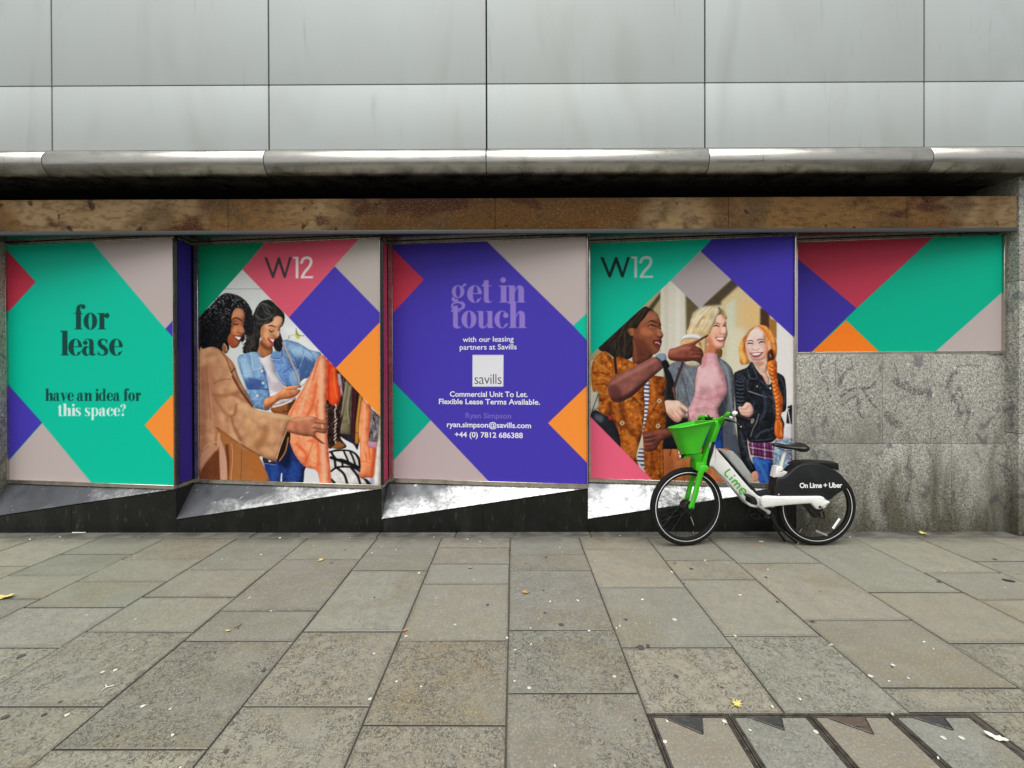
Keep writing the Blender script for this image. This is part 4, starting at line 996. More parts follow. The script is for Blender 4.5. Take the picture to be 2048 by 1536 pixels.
    c.line(E(350, 885, 390, 875), 3, (214, 152, 124), .8, .8)
    c.clip = None
    c.line(E(460, 820, 468, 858), 2.2, (236, 196, 130), .95, .2)
    c.auto = False
    g_ = c.a / 255.0
    g_ = g_ + .42 * g_ * (1 - g_) * (2 * g_ - 1) * 1.1          # the print is contrasty
    n_ = c.rng.randn(c.h, c.w); n_ = gblur(n_, .6); n_ /= n_.std()
    c.a = np.clip(.97 * g_ * 255 + n_[..., None] * 2.6, 0, 255)
    # diamonds
    c.poly(A(20, 20, 470, 20, 440, 60, 315, 207, 20, 535), (0, 150, 108)); 
    c.poly(A(440, 60, 470, 20, 1030, 10, 1020, 22, 595, 497, 315, 207), (226, 92, 116))
    c.poly(A(1025, 15, 1180, 10, 1180, 505, 1143, 468, 872, 188), (186, 178, 172))
    c.poly(A(872, 188, 1180, 505, 1180, 490, 878, 802, 595, 497), PURP)
    c.poly(A(1180, 488, 1180, 1130, 878, 802), ORNG)
    w12(c, 528.5, 626, 514, 557, (66, 62, 68), (246, 232, 232), -.006)
    return c

def art4():
    c = Canvas(1172, 462, 424, 514, (206, 198, 180), 4)
    M_ = tf(1170, 470, 3.0116); F = tf(1175, 600, 7.68); G_ = tf(1340, 600, 11.815); H_ = tf(1460, 630, 10.24); I = tf(1175, 760, 6.98); J = tf(1330, 700, 5.485)
    # blurred street behind
    c.poly(M_(300, 250, 460, 250, 460, 700, 0, 760), (176, 164, 130))
    c.poly(M_(380, 440, 460, 340, 455, 380, 400, 460), (84, 76, 56), 1, 1.5)
    c.poly(M_(455, 240, 600, 240, 610, 720, 455, 720), (214, 208, 192), 1, .8)
    c.line(M_(560, 300, 560, 720), 7, (228, 224, 210), .7, 2)
    c.line(M_(490, 300, 490, 720), 7, (198, 190, 174), .7, 2)
    c.poly(M_(606, 330, 690, 440, 650, 470, 610, 620), (104, 94, 70), 1, 2)
    c.poly(M_(700, 430, 900, 250, 940, 330, 830, 420), (86, 76, 62), 1, 2)
    c.poly(M_(820, 400, 930, 300, 1060, 440, 1060, 560, 930, 600, 900, 800, 830, 720), (212, 190, 150), 1, 2)
    c.poly(M_(850, 420, 905, 380, 905, 820, 850, 780), (206, 208, 184), 1, 2)
    c.poly(M_(940, 400, 1050, 400, 1060, 560, 950, 560), (226, 184, 130), .8, 6)
    c.poly(M_(1055, 440, 1110, 440, 1115, 570, 1055, 550), (84, 62, 44), 1, 1.5)
    c.poly(M_(1110, 500, 1160, 520, 1160, 640, 1112, 580), (160, 118, 64), 1, 1.2)
    c.poly(M_(1155, 520, 1260, 600, 1260, 1500, 1155, 1500), (232, 228, 224), 1, .8)
    c.poly(M_(860, 560, 960, 560, 960, 860, 860, 860), (222, 214, 186), .8, 5)
    c.auto = True
    # redhead: loose hair
    m = c.sp(H_(550, 210, 650, 205, 780, 250, 880, 380, 950, 560, 960, 760, 930, 900, 940, 1000, 850, 1000, 800, 760, 700, 880, 560, 260, 440, 330, 330, 520, 320, 700, 380, 900, 420, 960, 330, 1010, 220, 1000, 190, 800, 190, 620, 290, 440, 420, 290), (246, 160, 84), 1, .7)
    c.clip = m; c.fuzz(m, 16, 1.6, math.pi * .45)
    c.line(H_(600, 230, 720, 320, 780, 460, 830, 600, 900, 760), 3, (214, 106, 40), .8, 1); c.line(H_(700, 240, 820, 360, 900, 560), 3, (255, 186, 112), .8, 1); c.line(H_(220, 700, 260, 850, 300, 980), 6, (250, 200, 130), .7, 2)
    c.clip = None
    # neck and shirt
    c.sp(H_(450, 930, 760, 880, 780, 1000, 740, 1180, 800, 1290, 790, 1400, 760, 1430, 680, 1330, 600, 1140, 480, 980), (236, 190, 170))
    c.sp(H_(470, 960, 640, 940, 700, 1000, 620, 1060, 520, 1020), (190, 136, 114), .8, 1.5)
    m = c.sp(H_(560, 230, 640, 300, 700, 380, 740, 520, 770, 640, 770, 760, 740, 860, 660, 920, 560, 935, 470, 920, 400, 850, 340, 740, 325, 640, 350, 480, 420, 340, 500, 280), (240, 200, 190))
    face_shade(c, m, [(H_(330, 640, 400, 700, 420, 860, 340, 780), (232, 164, 150), .6, 1.6), (H_(700, 560, 790, 620, 760, 880, 680, 920, 690, 760), (238, 160, 130), .6, 1.8), (H_(400, 320, 640, 300, 680, 440, 400, 460), (246, 218, 212), .7, 2.5), (H_(480, 640, 560, 640, 570, 690, 480, 690), (252, 226, 222), .6, 1.2)])
    c.line(H_(345, 545, 400, 520, 450, 525, 480, 550), [1, 1.8, 1.2], (70, 38, 34), .95); c.line(H_(560, 520, 620, 498, 710, 510), [1.6, 1.8, .8], (80, 46, 38), .95)
    c.line(H_(355, 595, 400, 575, 470, 588), [1.4, 2.8, 1.6], (48, 26, 30), .95); c.line(H_(590, 575, 640, 548, 715, 562), [1.4, 2.8, 1.3], (48, 26, 30), .95)
    c.line(H_(380, 620, 430, 628, 470, 615), .8, (206, 150, 150), .7); c.line(H_(600, 605, 660, 600), .8, (206, 150, 150), .7)
    c.line(H_(375, 598, 398, 600), .8, (236, 228, 228), .8); c.line(H_(668, 568, 690, 566), .8, (236, 228, 228), .8)
    c.line(H_(450, 690, 480, 715, 560, 720, 600, 690), 1.3, (176, 104, 92), .8, .3)
    c.sp(H_(410, 780, 520, 770, 670, 765, 620, 840, 540, 870, 460, 850), (200, 92, 88)); c.sp(H_(440, 788, 540, 776, 645, 776, 600, 818, 520, 832, 470, 820), (254, 244, 240))
    c.line(H_(400, 775, 450, 785, 540, 770, 680, 762), 1.1, (120, 46, 44), .9)
    c.line(H_(745, 560, 740, 700, 745, 900), 1.2, (240, 150, 96), .7, .4); c.line(H_(700, 620, 715, 760, 720, 880), .8, (244, 170, 120), .6)
    c.sp(H_(780, 560, 820, 520, 860, 700, 840, 780, 800, 740), (236, 180, 150), .9, .8)
    c.sp(H_(770, 780, 860, 700, 900, 880, 800, 1000, 760, 1160, 770, 1000), (70, 34, 24), .9, 1); c.line(H_(820, 810, 835, 860), 1.6, (190, 186, 180), .9)
    # black jacket of the redhead
    jk = (36, 40, 48)
    m = c.sp(J(755, 270, 800, 230, 900, 190, 950, 130, 1010, 220, 1080, 300, 1150, 380, 1200, 260, 1260, 260, 1320, 340, 1330, 640, 1270, 700, 1310, 840, 1200, 990, 1100, 1020, 930, 1010, 900, 960, 930, 1180, 1012, 1320, 940, 1352, 860, 1270, 820, 1150, 800, 1000, 778, 700, 760, 420), jk)
    c.clip = m
    c.fuzz(m, 7, 1.5)
    for q, w, col in (
        (J(780, 260, 840, 300, 870, 360), 1, (120, 132, 150)), (J(800, 250, 860, 290, 890, 340), 1, (110, 124, 144)), (J(790, 290, 850, 340), 1, (100, 112, 132)),
        (J(950, 150, 990, 240, 1010, 310), 2.5, (96, 108, 116)), (J(905, 210, 930, 300, 1000, 320), 1, (140, 150, 158)), (J(930, 270, 900, 380, 910, 440), 1, (120, 128, 140)),
        (J(915, 450, 1000, 480, 1110, 515), 1.6, (190, 192, 194)), (J(930, 440, 1130, 500), 1, (14, 16, 20)), (J(1030, 700, 1000, 800, 960, 880, 940, 950), 1.6, (170, 166, 160)),
        (J(1140, 500, 1220, 560), 1, (130, 140, 150)), (J(1080, 460, 1100, 640, 1050, 760), 5, (70, 82, 104)), (J(980, 560, 960, 700), 4, (64, 74, 92)), (J(1000, 960, 1060, 900, 1180, 860), 4, (84, 92, 108)),
        (J(950, 990, 1060, 990, 1190, 970), 2, (92, 98, 106)), (J(1170, 700, 1150, 860), 5, (20, 22, 28)), (J(1270, 300, 1310, 420, 1310, 600), 2.5, (84, 84, 90)), (J(830, 900, 860, 1020, 930, 1200), 6, (70, 78, 92)), (J(860, 1060, 920, 1060), 1.2, (120, 124, 130)), (J(850, 1000, 890, 1000), 1.2, (120, 124, 130)), (J(900, 1180, 960, 1300), 3, (86, 92, 100)), (J(1040, 330, 1120, 400, 1150, 420), 3, (80, 92, 108)), (J(1180, 440, 1200, 700), 2, (100, 100, 106))):
        c.line(q, w, col, .8, max(.3, w / 4))
    for r_ in range(340, 640, 42):
        c.line(J(785, r_, 830, r_ + 12, 860, r_ + 6), 1.2, (132, 144, 166), .8, .4); c.line(J(785, r_ + 18, 830, r_ + 28, 860, r_ + 22), 1.2, (14, 16, 22), .8, .4)
    c.clip = None
    c.sp(J(1060, 270, 1090, 290, 1140, 370, 1120, 380, 1090, 330), (236, 188, 172), .9, .5)
    c.line(J(1010, 230, 1060, 280, 1090, 340), 2.2, (120, 40, 60), .8, .4); c.line(J(1030, 240, 1060, 270), 1.6, (236, 220, 226), .9)
    c.sp(J(1148, 415, 1160, 408, 1166, 424, 1152, 430), (246, 240, 236)); c.sp(J(1004, 395, 1016, 392, 1018, 404, 1006, 406), (200, 200, 200))
    # check shirt, jeans
    m = c.poly(J(915, 1015, 1200, 1020, 1190, 1240, 940, 1150), (120, 64, 104))
    c.clip = m
    for x in range(920, 1200, 44): c.line(J(x, 1000, x + 14, 1240), 2.4, (60, 30, 62), .8)
    for x in (960, 1090, 1180): c.line(J(x, 1000, x + 10, 1240), 2.4, (226, 206, 222), .8)
    for y in range(1040, 1240, 46): c.line(J(900, y, 1200, y + 50), 1.8, (64, 30, 66), .7)
    for y in (1062, 1150): c.line(J(900, y, 1200, y + 50), 1.4, (222, 200, 218), .8)
    c.clip = None
    m = c.sp(J(960, 1180, 1060, 1190, 1190, 1240, 1200, 1470, 1100, 1490, 1030, 1440, 990, 1300), (60, 104, 178))
    c.clip = m; c.fuzz(m, 7, 1.2); c.line(J(1000, 1200, 1060, 1300, 1130, 1460), 6, (96, 144, 212), .8, 2); c.line(J(1150, 1240, 1160, 1460), 6, (28, 48, 96), .8, 2); c.clip = None
    m = c.sp(J(960, 1340, 1010, 1330, 1030, 1390, 1010, 1440, 960, 1440, 945, 1380), (232, 168, 148)); c.line(J(985, 1380, 990, 1440), 1, (170, 100, 84), .7)
    # braid
    m = c.sp(J(1130, 130, 1220, 120, 1230, 240, 1240, 380, 1290, 520, 1290, 640, 1270, 740, 1300, 850, 1300, 960, 1270, 980, 1220, 960, 1200, 860, 1215, 740, 1210, 600, 1190, 480, 1170, 360, 1130, 230), (232, 128, 56))
    c.clip = m; c.fuzz(m, 10, 1.0, 1.0)
    for i in range(13):
        y = 170 + i * 44; x = 1180 + max(0, (y - 300)) * .16
        c.line(J(x - 34, y, x - 4, y + 26, x + 34, y + 2), 1.5, (134, 56, 22), .85, .3); c.line(J(x - 22, y - 10, x + 6, y + 8), 1.8, (255, 180, 110), .8, .4)
    c.line(J(1215, 760, 1280, 765), 2.2, (110, 84, 76), .8, .5); c.line(J(1240, 800, 1250, 960), 4, (190, 88, 36), .8, 1); c.line(J(1270, 800, 1280, 950), 2, (252, 166, 96), .7, .6)
    c.clip = None
    # tote bag and patterned bag on the right
    c.poly(J(1345, 620, 1395, 600, 1395, 820, 1330, 800), (36, 32, 40), 1, .6)
    c.line(J(1320, 830, 1330, 680, 1360, 640), 1.8, (232, 230, 236), .95); c.line(J(1340, 640, 1360, 720, 1385, 900), 1.8, (232, 230, 236), .95)
    c.poly(J(1310, 810, 1400, 810, 1400, 1000, 1300, 960), (222, 218, 226), .9, .8)
    m = c.poly(J(1205, 985, 1400, 970, 1400, 1480, 1195, 1480), (150, 176, 192))
    c.clip = m; c.fuzz(m, 26, 1.5, None, (1, .9, .7)); c.line(J(1280, 1080, 1320, 1160, 1280, 1240), 6, (84, 132, 176), .6, 2); c.line(J(1340, 1060, 1360, 1200, 1380, 1300), 4, (190, 120, 150), .6, 1.5); c.clip = None
    c.line(J(1205, 985, 1300, 985, 1390, 970), 2, (220, 120, 130), .6, .8)
    # blonde woman: hair
    m = c.sp(G_(1140, 160, 1240, 220, 1340, 380, 1330, 460, 1210, 340, 1120, 380, 1070, 520, 960, 740, 900, 900, 860, 1100, 820, 1330, 760, 1380, 700, 1200, 560, 1080, 400, 790, 450, 640, 510, 420, 620, 300, 760, 210, 900, 150, 1050, 140), (222, 198, 158))
    m = np.maximum(m, c.sp(G_(1090, 1160, 1220, 1160, 1230, 1300, 1190, 1360, 1100, 1300), (120, 92, 54)))
    c.clip = m; c.fuzz(m, 9, 2.0, math.pi * .62)
    for q, w, col in ((G_(1100, 200, 1060, 360, 960, 560, 820, 760), 5, (232, 226, 206)), (G_(900, 180, 760, 300, 640, 480, 560, 640), 6, (236, 232, 214)), (G_(800, 400, 700, 500, 640, 640), 3, (150, 122, 90)), (G_(960, 600, 860, 760, 760, 840), 5, (226, 176, 116)), (G_(600, 600, 560, 720, 540, 800), 5, (214, 168, 118)), (G_(1150, 180, 1190, 260, 1160, 350), 3, (84, 62, 36)), (G_(800, 900, 790, 1100, 780, 1300), 4, (240, 196, 132)), (G_(900, 160, 820, 240, 700, 330), 2, (168, 160, 130)), (G_(1060, 150, 960, 190, 840, 320), 1.5, (176, 168, 138)), (G_(1260, 300, 1320, 400), 2, (226, 190, 130))):
        c.line(q, w, col, .75, max(.4, w / 3))
    c.clip = None
    # her neck, face
    c.sp(G_(870, 1080, 1100, 1150, 1090, 1300, 1100, 1400, 840, 1400), (196, 128, 96))
    m = c.sp(G_(1210, 340, 1290, 420, 1330, 520, 1335, 640, 1360, 760, 1350, 850, 1300, 980, 1275, 1100, 1200, 1145, 1100, 1160, 980, 1120, 890, 1020, 880, 880, 980, 720, 1060, 540, 1110, 390), (242, 178, 156))
    face_shade(c, m, [(G_(880, 860, 960, 860, 1040, 1060, 1160, 1150, 1000, 1160, 880, 1040), (202, 124, 90), .75, 2.2), (G_(1120, 400, 1280, 420, 1310, 520, 1100, 540), (250, 206, 184), .7, 2), (G_(1000, 680, 1100, 680, 1130, 780, 1040, 840, 980, 780), (252, 186, 160), .7, 1.6), (G_(1220, 640, 1290, 640, 1320, 760, 1220, 780), (252, 218, 200), .8, 1.4), (G_(1160, 1020, 1250, 1020, 1240, 1100, 1140, 1100), (250, 196, 176), .6, 1.4)])
    c.line(G_(1065, 550, 1120, 545, 1180, 580), [1, 1.8, 1], (104, 66, 46), .95); c.line(G_(1260, 575, 1300, 550, 1335, 545), [1, 1.6, 1], (110, 70, 50), .95)
    c.line(G_(1040, 625, 1100, 600, 1160, 630), [1.6, 2.8, 1.6], (52, 30, 24), .95); c.line(G_(1250, 625, 1290, 600, 1325, 620), [1.6, 2.6, 1.6], (52, 30, 24), .95)
    c.line(G_(1052, 634, 1085, 640), .9, (240, 232, 228), .9); c.line(G_(1142, 640, 1150, 642), .8, (240, 232, 228), .8); c.line(G_(1262, 636, 1280, 640), .8, (240, 232, 228), .8)
    c.line(G_(1060, 660, 1110, 668), .8, (206, 140, 120), .7)
    c.line(G_(1170, 790, 1230, 810, 1300, 805), 1.4, (186, 100, 80), .8, .3)
    c.sp(G_(1070, 890, 1180, 880, 1290, 880, 1270, 950, 1210, 990, 1130, 960), (200, 88, 84)); c.sp(G_(1095, 896, 1190, 890, 1280, 892, 1250, 940, 1190, 950, 1120, 930), (254, 246, 242))
    c.line(G_(1060, 880, 1180, 882, 1290, 876), 1, (140, 60, 54), .9); c.line(G_(1110, 965, 1200, 992, 1260, 960), 1.3, (226, 120, 112), .8)
    c.poly(M_(480, 800, 560, 780, 620, 1000, 600, 1300, 470, 1300), (44, 46, 54), 1, 2)
    # grey coat and pink turtleneck
    gr = (118, 124, 132)
    m = c.sp(M_(500, 800, 560, 760, 640, 780, 700, 760, 760, 720, 820, 745, 890, 820, 900, 1000, 905, 1150, 940, 1370, 880, 1400, 810, 1360, 800, 1240, 760, 1100, 600, 1120, 540, 1060, 540, 900), gr)
    c.clip = m; c.fuzz(m, 6, .9)
    c.sp(M_(780, 1100, 860, 1100, 935, 1350, 800, 1340, 790, 1200), (78, 84, 96), .7, 5)
    c.sp(M_(800, 900, 850, 860, 850, 1060, 790, 1080), (50, 54, 60), .8, 2)
    for q, w, col in ((M_(560, 800, 600, 900, 620, 1000, 640, 1040), 2, (66, 72, 82)), (M_(600, 800, 650, 900), 3, (150, 156, 162)), (M_(860, 830, 880, 1000, 905, 1200), 3, (150, 156, 164)), (M_(820, 760, 860, 820), 3, (150, 156, 162)), (M_(560, 900, 560, 1060), 2, (80, 86, 96)), (M_(830, 960, 860, 1100, 900, 1300), 3, (84, 90, 100)), (M_(845, 1180, 860, 1200), 1.2, (40, 44, 50))):
        c.line(q, w, col, .7, w / 3)
    c.clip = None
    pk = (222, 168, 174)
    m = c.sp(M_(715, 715, 790, 715, 800, 760, 830, 820, 852, 900, 850, 960, 815, 1020, 800, 1060, 800, 1140, 600, 1140, 620, 1060, 660, 960, 665, 880, 680, 800, 700, 760), pk)
    c.clip = m; c.fuzz(m, 3, 1.2)
    c.sp(M_(700, 800, 780, 800, 790, 880, 720, 920, 680, 880), (240, 196, 200), .7, 5)
    c.line(M_(660, 975, 740, 990, 820, 960, 850, 930), 5, (190, 128, 136), .7, 2); c.line(M_(630, 1060, 720, 1040, 800, 1060), 2, (196, 136, 142), .7, .8); c.line(M_(620, 1090, 720, 1100, 800, 1090), 2, (198, 140, 146), .6, .8); c.line(M_(670, 860, 650, 1000, 620, 1080), 4, (190, 130, 138), .6, 1.6)
    c.line(M_(715, 735, 750, 742, 790, 732), 1, (196, 136, 142), .7); c.sp(M_(715, 715, 735, 715, 730, 780, 700, 800), (190, 124, 120), .6, 1.5); c.line(M_(790, 740, 830, 820, 848, 900), 2.5, (198, 140, 146), .6, 1)
    c.clip = None
    c.poly(M_(600, 1120, 830, 1120, 830, 1300, 600, 1300), (52, 78, 132), 1, .8)
    # blue jeans gap, paper shopping bag, dark skirt area
    c.poly(M_(780, 1200, 830, 1250, 830, 1340, 780, 1340), (44, 84, 160), 1, .8)
    c.poly(M_(450, 1100, 620, 1100, 620, 1290, 450, 1290), (32, 36, 44), 1, 1.5)
    m = c.poly(M_(470, 1290, 870, 1285, 880, 1330, 1000, 1430, 1000, 1500, 440, 1500), (202, 128, 84)); c.clip = m; c.poly(M_(470, 1285, 520, 1285, 560, 1500, 470, 1500), (168, 98, 60), .7, 3); c.line(M_(520, 1290, 510, 1330), 1.4, (40, 24, 20), .9); c.clip = None
    # woman pointing: hair
    m = c.sp(F(860, 110, 940, 120, 1060, 190, 1000, 170, 900, 260, 800, 380, 720, 520, 740, 700, 700, 860, 560, 930, 430, 900, 300, 800, 200, 780, 180, 700, 400, 520, 640, 300), (52, 44, 36))
    c.clip = m; c.fuzz(m, 9, 2.4, math.pi * .62)
    for q in (F(860, 130, 760, 260, 640, 420, 560, 560), F(900, 140, 820, 260, 740, 360), F(560, 480, 580, 640, 560, 820), F(420, 620, 430, 760, 500, 860), F(520, 500, 470, 640, 480, 760)):
        c.line(q, 2.0, (104, 92, 74), .6, .9)
    c.clip = None
    # neck, face
    m = c.sp(F(700, 560, 860, 700, 1000, 830, 960, 900, 880, 960, 780, 1000, 690, 930, 700, 760), (112, 68, 50)); c.clip = m; c.line(F(720, 640, 740, 800, 740, 940), 3, (150, 98, 72), .7, 1.2); c.clip = None
    m = c.sp(F(960, 160, 1060, 200, 1100, 280, 1130, 370, 1125, 450, 1165, 540, 1135, 600, 1140, 650, 1120, 720, 1080, 800, 1020, 835, 940, 820, 840, 760, 760, 660, 700, 560, 660, 540, 630, 470, 690, 430, 760, 440, 800, 360, 880, 270), (146, 92, 66))
    face_shade(c, m, [(F(900, 200, 1040, 200, 1080, 300, 920, 320, 850, 340), (172, 118, 94), .7, 2.6), (F(840, 420, 960, 450, 1000, 520, 900, 560, 820, 500), (188, 120, 86), .8, 2.4), (F(760, 560, 900, 660, 980, 820, 860, 780, 740, 640), (104, 60, 44), .7, 3), (F(1060, 450, 1120, 450, 1160, 550, 1070, 540), (190, 132, 102), .7, 1.4), (F(720, 430, 800, 430, 780, 560, 700, 520), (120, 74, 54), .6, 1.8), (F(1000, 740, 1080, 740, 1060, 820, 980, 810), (150, 96, 70), .6, 1.4)])
    c.line(F(940, 335, 990, 318, 1060, 345), [1.2, 2.4, 1.6], (40, 24, 20), .95); c.line(F(1105, 370, 1125, 385), 2, (44, 26, 22), .9)
    c.line(F(925, 405, 980, 385, 1060, 410), [1.2, 3.0, 1.8], (34, 22, 20), .95); c.line(F(950, 400, 970, 402), 1.2, (210, 196, 186), .9); c.line(F(1115, 430, 1130, 440), 1.8, (36, 24, 20), .9)
    c.line(F(930, 440, 1000, 450, 1050, 440), .9, (100, 58, 44), .6, .4)
    c.line(F(1050, 545, 1090, 570, 1150, 560), 1.4, (72, 36, 28), .85, .3); c.line(F(1060, 470, 1075, 520), 1, (112, 64, 46), .6, .4)
    c.sp(F(1000, 620, 1060, 610, 1140, 620, 1135, 650, 1110, 660, 1115, 730, 1060, 730, 1010, 680), (112, 48, 44)); c.line(F(1040, 655, 1080, 655, 1110, 680), 1.6, (240, 230, 226), .95); c.line(F(1030, 680, 1080, 720, 1110, 715), 1.6, (156, 84, 78), .8)
    c.sp(F(620, 460, 680, 430, 710, 500, 700, 550, 660, 540), (176, 116, 80), .8, .8); c.line(F(640, 470, 670, 520), 1.2, (84, 46, 32), .8)
    # striped top
    m = c.sp(F(680, 960, 780, 1010, 850, 1010, 940, 1100, 950, 1200, 960, 1340, 960, 1536, 870, 1536, 830, 1330, 720, 1060), (232, 230, 238))
    c.clip = m
    for i in range(14): c.line(F(680, 990 + i * 44, 980, 1030 + i * 44), 2.2, (30, 26, 52), .95, 0, False)
    c.clip = None
    m = c.poly(I(750, 90, 860, 20, 880, 250, 850, 500, 800, 700, 790, 740, 765, 740, 790, 550, 800, 300), (228, 226, 236))
    m = np.maximum(m, c.poly(I(720, 960, 830, 950, 815, 1100, 830, 1300, 690, 1120), (200, 200, 214)))
    c.clip = m
    for i in range(24): c.line(I(680, 60 + i * 56, 900, 76 + i * 56), 3.0, (28, 24, 50), .95, 0, False)
    c.clip = None
    # suede jacket
    sd = (176, 104, 40)
    m = c.sp(M_(40, 790, 70, 730, 120, 700, 175, 750, 220, 740, 300, 770, 330, 800, 400, 850, 345, 900, 360, 1010, 345, 1180, 310, 1330, 330, 1420, 250, 1360, 100, 1180, 80, 1060, 40, 900), sd)
    m = np.maximum(m, c.sp(M_(395, 860, 440, 850, 490, 870, 480, 960, 490, 1100, 472, 1250, 472, 1520, 420, 1540, 375, 1520, 358, 1380, 350, 1200, 372, 1100, 385, 1000), (160, 92, 34)))
    m = np.maximum(m, c.poly(M_(40, 800, 200, 730, 345, 790, 360, 900, 345, 1010, 200, 1060, 60, 980), sd))
    m = np.maximum(m, c.poly(M_(220, 880, 350, 890, 360, 1020, 345, 1200, 300, 1340, 330, 1500, 240, 1400, 150, 1240, 80, 1040), sd))
    c.clip = m
    c.fuzz(m, 15, 2.0, None, (1, .8, .5)); c.fuzz(m, 7, .8)
    for q, w, col in ((M_(60, 760, 100, 790, 160, 830), 3, (224, 158, 92)), (M_(50, 830, 100, 830, 170, 860), 2, (104, 52, 18)), (M_(50, 870, 110, 860, 160, 880), 3, (222, 152, 84)), (M_(60, 900, 110, 900, 150, 910), 2, (98, 48, 16)), (M_(90, 950, 130, 960, 150, 930), 3, (214, 140, 72)), (M_(120, 720, 160, 760, 170, 820), 2, (112, 60, 22)), (M_(150, 1010, 160, 1100, 220, 1160), 7, (74, 40, 20)), (M_(210, 1000, 240, 1120, 280, 1200), 9, (96, 54, 22)), (M_(290, 960, 330, 1000, 350, 1020), 3, (210, 128, 60)), (M_(270, 960, 340, 1030), 1.4, (64, 34, 14)), (M_(250, 1200, 300, 1260, 290, 1330), 9, (206, 128, 62)), (M_(395, 870, 420, 960, 400, 1060), 5, (196, 118, 52)), (M_(480, 880, 440, 1000, 390, 1080), 1.6, (76, 42, 16)), (M_(425, 1100, 420, 1200, 440, 1400), 5, (140, 78, 28)), (M_(460, 1180, 465, 1460), 2, (212, 140, 70)), (M_(360, 1190, 400, 1300, 400, 1450), 4, (112, 60, 22)), (M_(330, 1080, 345, 1180, 320, 1300), 2, (214, 144, 80))):
        c.line(q, w, col, .7, max(.5, w / 3))
    c.clip = None
    for bx, by in ((246, 985), (224, 1132), (448, 998), (440, 1150)):
        c.sp(M_(bx - 14, by, bx, by - 14, bx + 14, by, bx, by + 14), (206, 186, 156)); c.sp(M_(bx - 7, by, bx, by - 7, bx + 7, by, bx, by + 7), (120, 104, 84))
    c.line(F(420, 880, 430, 1010, 440, 1120), 5, (36, 36, 40), .95, .4)
    c.sp(M_(470, 790, 520, 840, 545, 960, 545, 1100, 500, 1200, 490, 1100, 500, 960, 490, 870), (34, 32, 36), .95, .6)
    c.line(M_(590, 770, 560, 850, 530, 940), 5.5, (72, 56, 60), .95, .4); c.line(M_(600, 770, 570, 850), 1.6, (130, 112, 116), .8, .4)
    c.line(M_(530, 920, 545, 990), 2.5, (176, 110, 60), .9, .8)
    # black shoulder bag, pale gap
    c.poly(M_(28, 950, 80, 940, 90, 1040, 60, 1060, 28, 1060), (206, 200, 184), 1, 1); c.line(M_(80, 960, 50, 1040, 34, 1090), 1.6, (60, 62, 66), .95)
    m = c.sp(M_(28, 1090, 60, 1055, 110, 1080, 160, 1110, 200, 1180, 210, 1290, 120, 1230, 28, 1130), (44, 48, 54)); c.clip = m; c.sp(M_(60, 1080, 110, 1090, 100, 1130, 60, 1110), (120, 128, 136), .7, 2); c.clip = None
    c.sp(M_(140, 1095, 160, 1090, 165, 1115, 145, 1115), (170, 60, 76), .9, .6)
    # raised forearm, watch, pointing hand, cup
    c.sp(G_(250, 990, 340, 930, 500, 910, 640, 930, 720, 1000, 740, 1130, 700, 1200, 560, 1400, 520, 1536, 400, 1536, 300, 1200), (222, 176, 128))
    c.line(G_(600, 1040, 700, 1120, 720, 1200), 5, (250, 208, 156), .7, 1.5); c.sp(M_(610, 760, 700, 740, 690, 790, 620, 790), (196, 188, 168), .9, .8)
    c.sp(G_(260, 980, 290, 880, 380, 820, 540, 800, 680, 830, 750, 880, 740, 930, 640, 920, 480, 905, 340, 930), (236, 232, 240)); c.line(G_(270, 985, 340, 925, 480, 903, 660, 925), 1.1, (150, 130, 120), .7)
    m = c.sp(M_(140, 900, 180, 850, 260, 810, 340, 770, 420, 735, 470, 780, 470, 800, 400, 860, 330, 930, 270, 980, 200, 1010, 150, 980), (140, 92, 84))
    c.clip = m; c.line(M_(160, 900, 240, 850, 340, 800, 430, 750), 6, (176, 126, 116), .8, 2.4); c.line(M_(160, 990, 240, 980, 330, 920, 440, 830), 8, (64, 36, 32), .85, 2.6); c.sp(M_(140, 930, 180, 900, 220, 950, 180, 1000), (96, 58, 54), .7, 2.5); c.clip = None
    m = c.sp(G_(-20, 1180, 120, 1130, 300, 1060, 420, 1030, 560, 980, 700, 920, 860, 830, 910, 835, 860, 880, 740, 950, 600, 1070, 740, 1150, 790, 1260, 780, 1340, 740, 1420, 740, 1536, 700, 1500, 560, 1440, 300, 1460, -20, 1400), (140, 84, 70))
    c.clip = m
    for q, w, col in ((G_(0, 1220, 160, 1180, 320, 1130, 440, 1120), 7, (186, 124, 108)), (G_(420, 1090, 560, 1030, 760, 930, 880, 850), 2.4, (84, 44, 34)), (G_(0, 1390, 200, 1410, 420, 1400, 560, 1420), 6, (84, 44, 36)), (G_(480, 1180, 620, 1200, 760, 1200), 1.6, (60, 30, 24)), (G_(500, 1290, 640, 1280, 780, 1300), 1.8, (56, 28, 24)), (G_(540, 1380, 660, 1380, 740, 1440), 2, (60, 30, 24)), (G_(520, 1140, 640, 1150, 720, 1190), 2.6, (110, 66, 54)), (G_(540, 1240, 660, 1240, 760, 1260), 2.6, (104, 62, 50)), (G_(420, 1080, 540, 1020, 700, 940), 2, (176, 120, 102))):
        c.line(q, w, col, .75, max(.4, w / 3.5))
    c.clip = None
    c.sp(F(1050, 870, 1110, 820, 1190, 830, 1210, 910, 1150, 950), (138, 150, 170), 1, .4); c.line(F(1050, 880, 1110, 920, 1150, 970), 1.8, (34, 34, 40), .95); c.sp(F(1140, 950, 1210, 920, 1260, 1010, 1200, 1060, 1150, 1010), (28, 30, 34), 1, .4)
    # clasped pale hand, brown hand, second pale hand
    m = c.sp(I(1085, 290, 1200, 285, 1290, 300, 1396, 400, 1400, 440, 1300, 400, 1396, 520, 1330, 520, 1310, 560, 1260, 590, 1190, 560, 1110, 470, 1090, 380), (234, 184, 164))
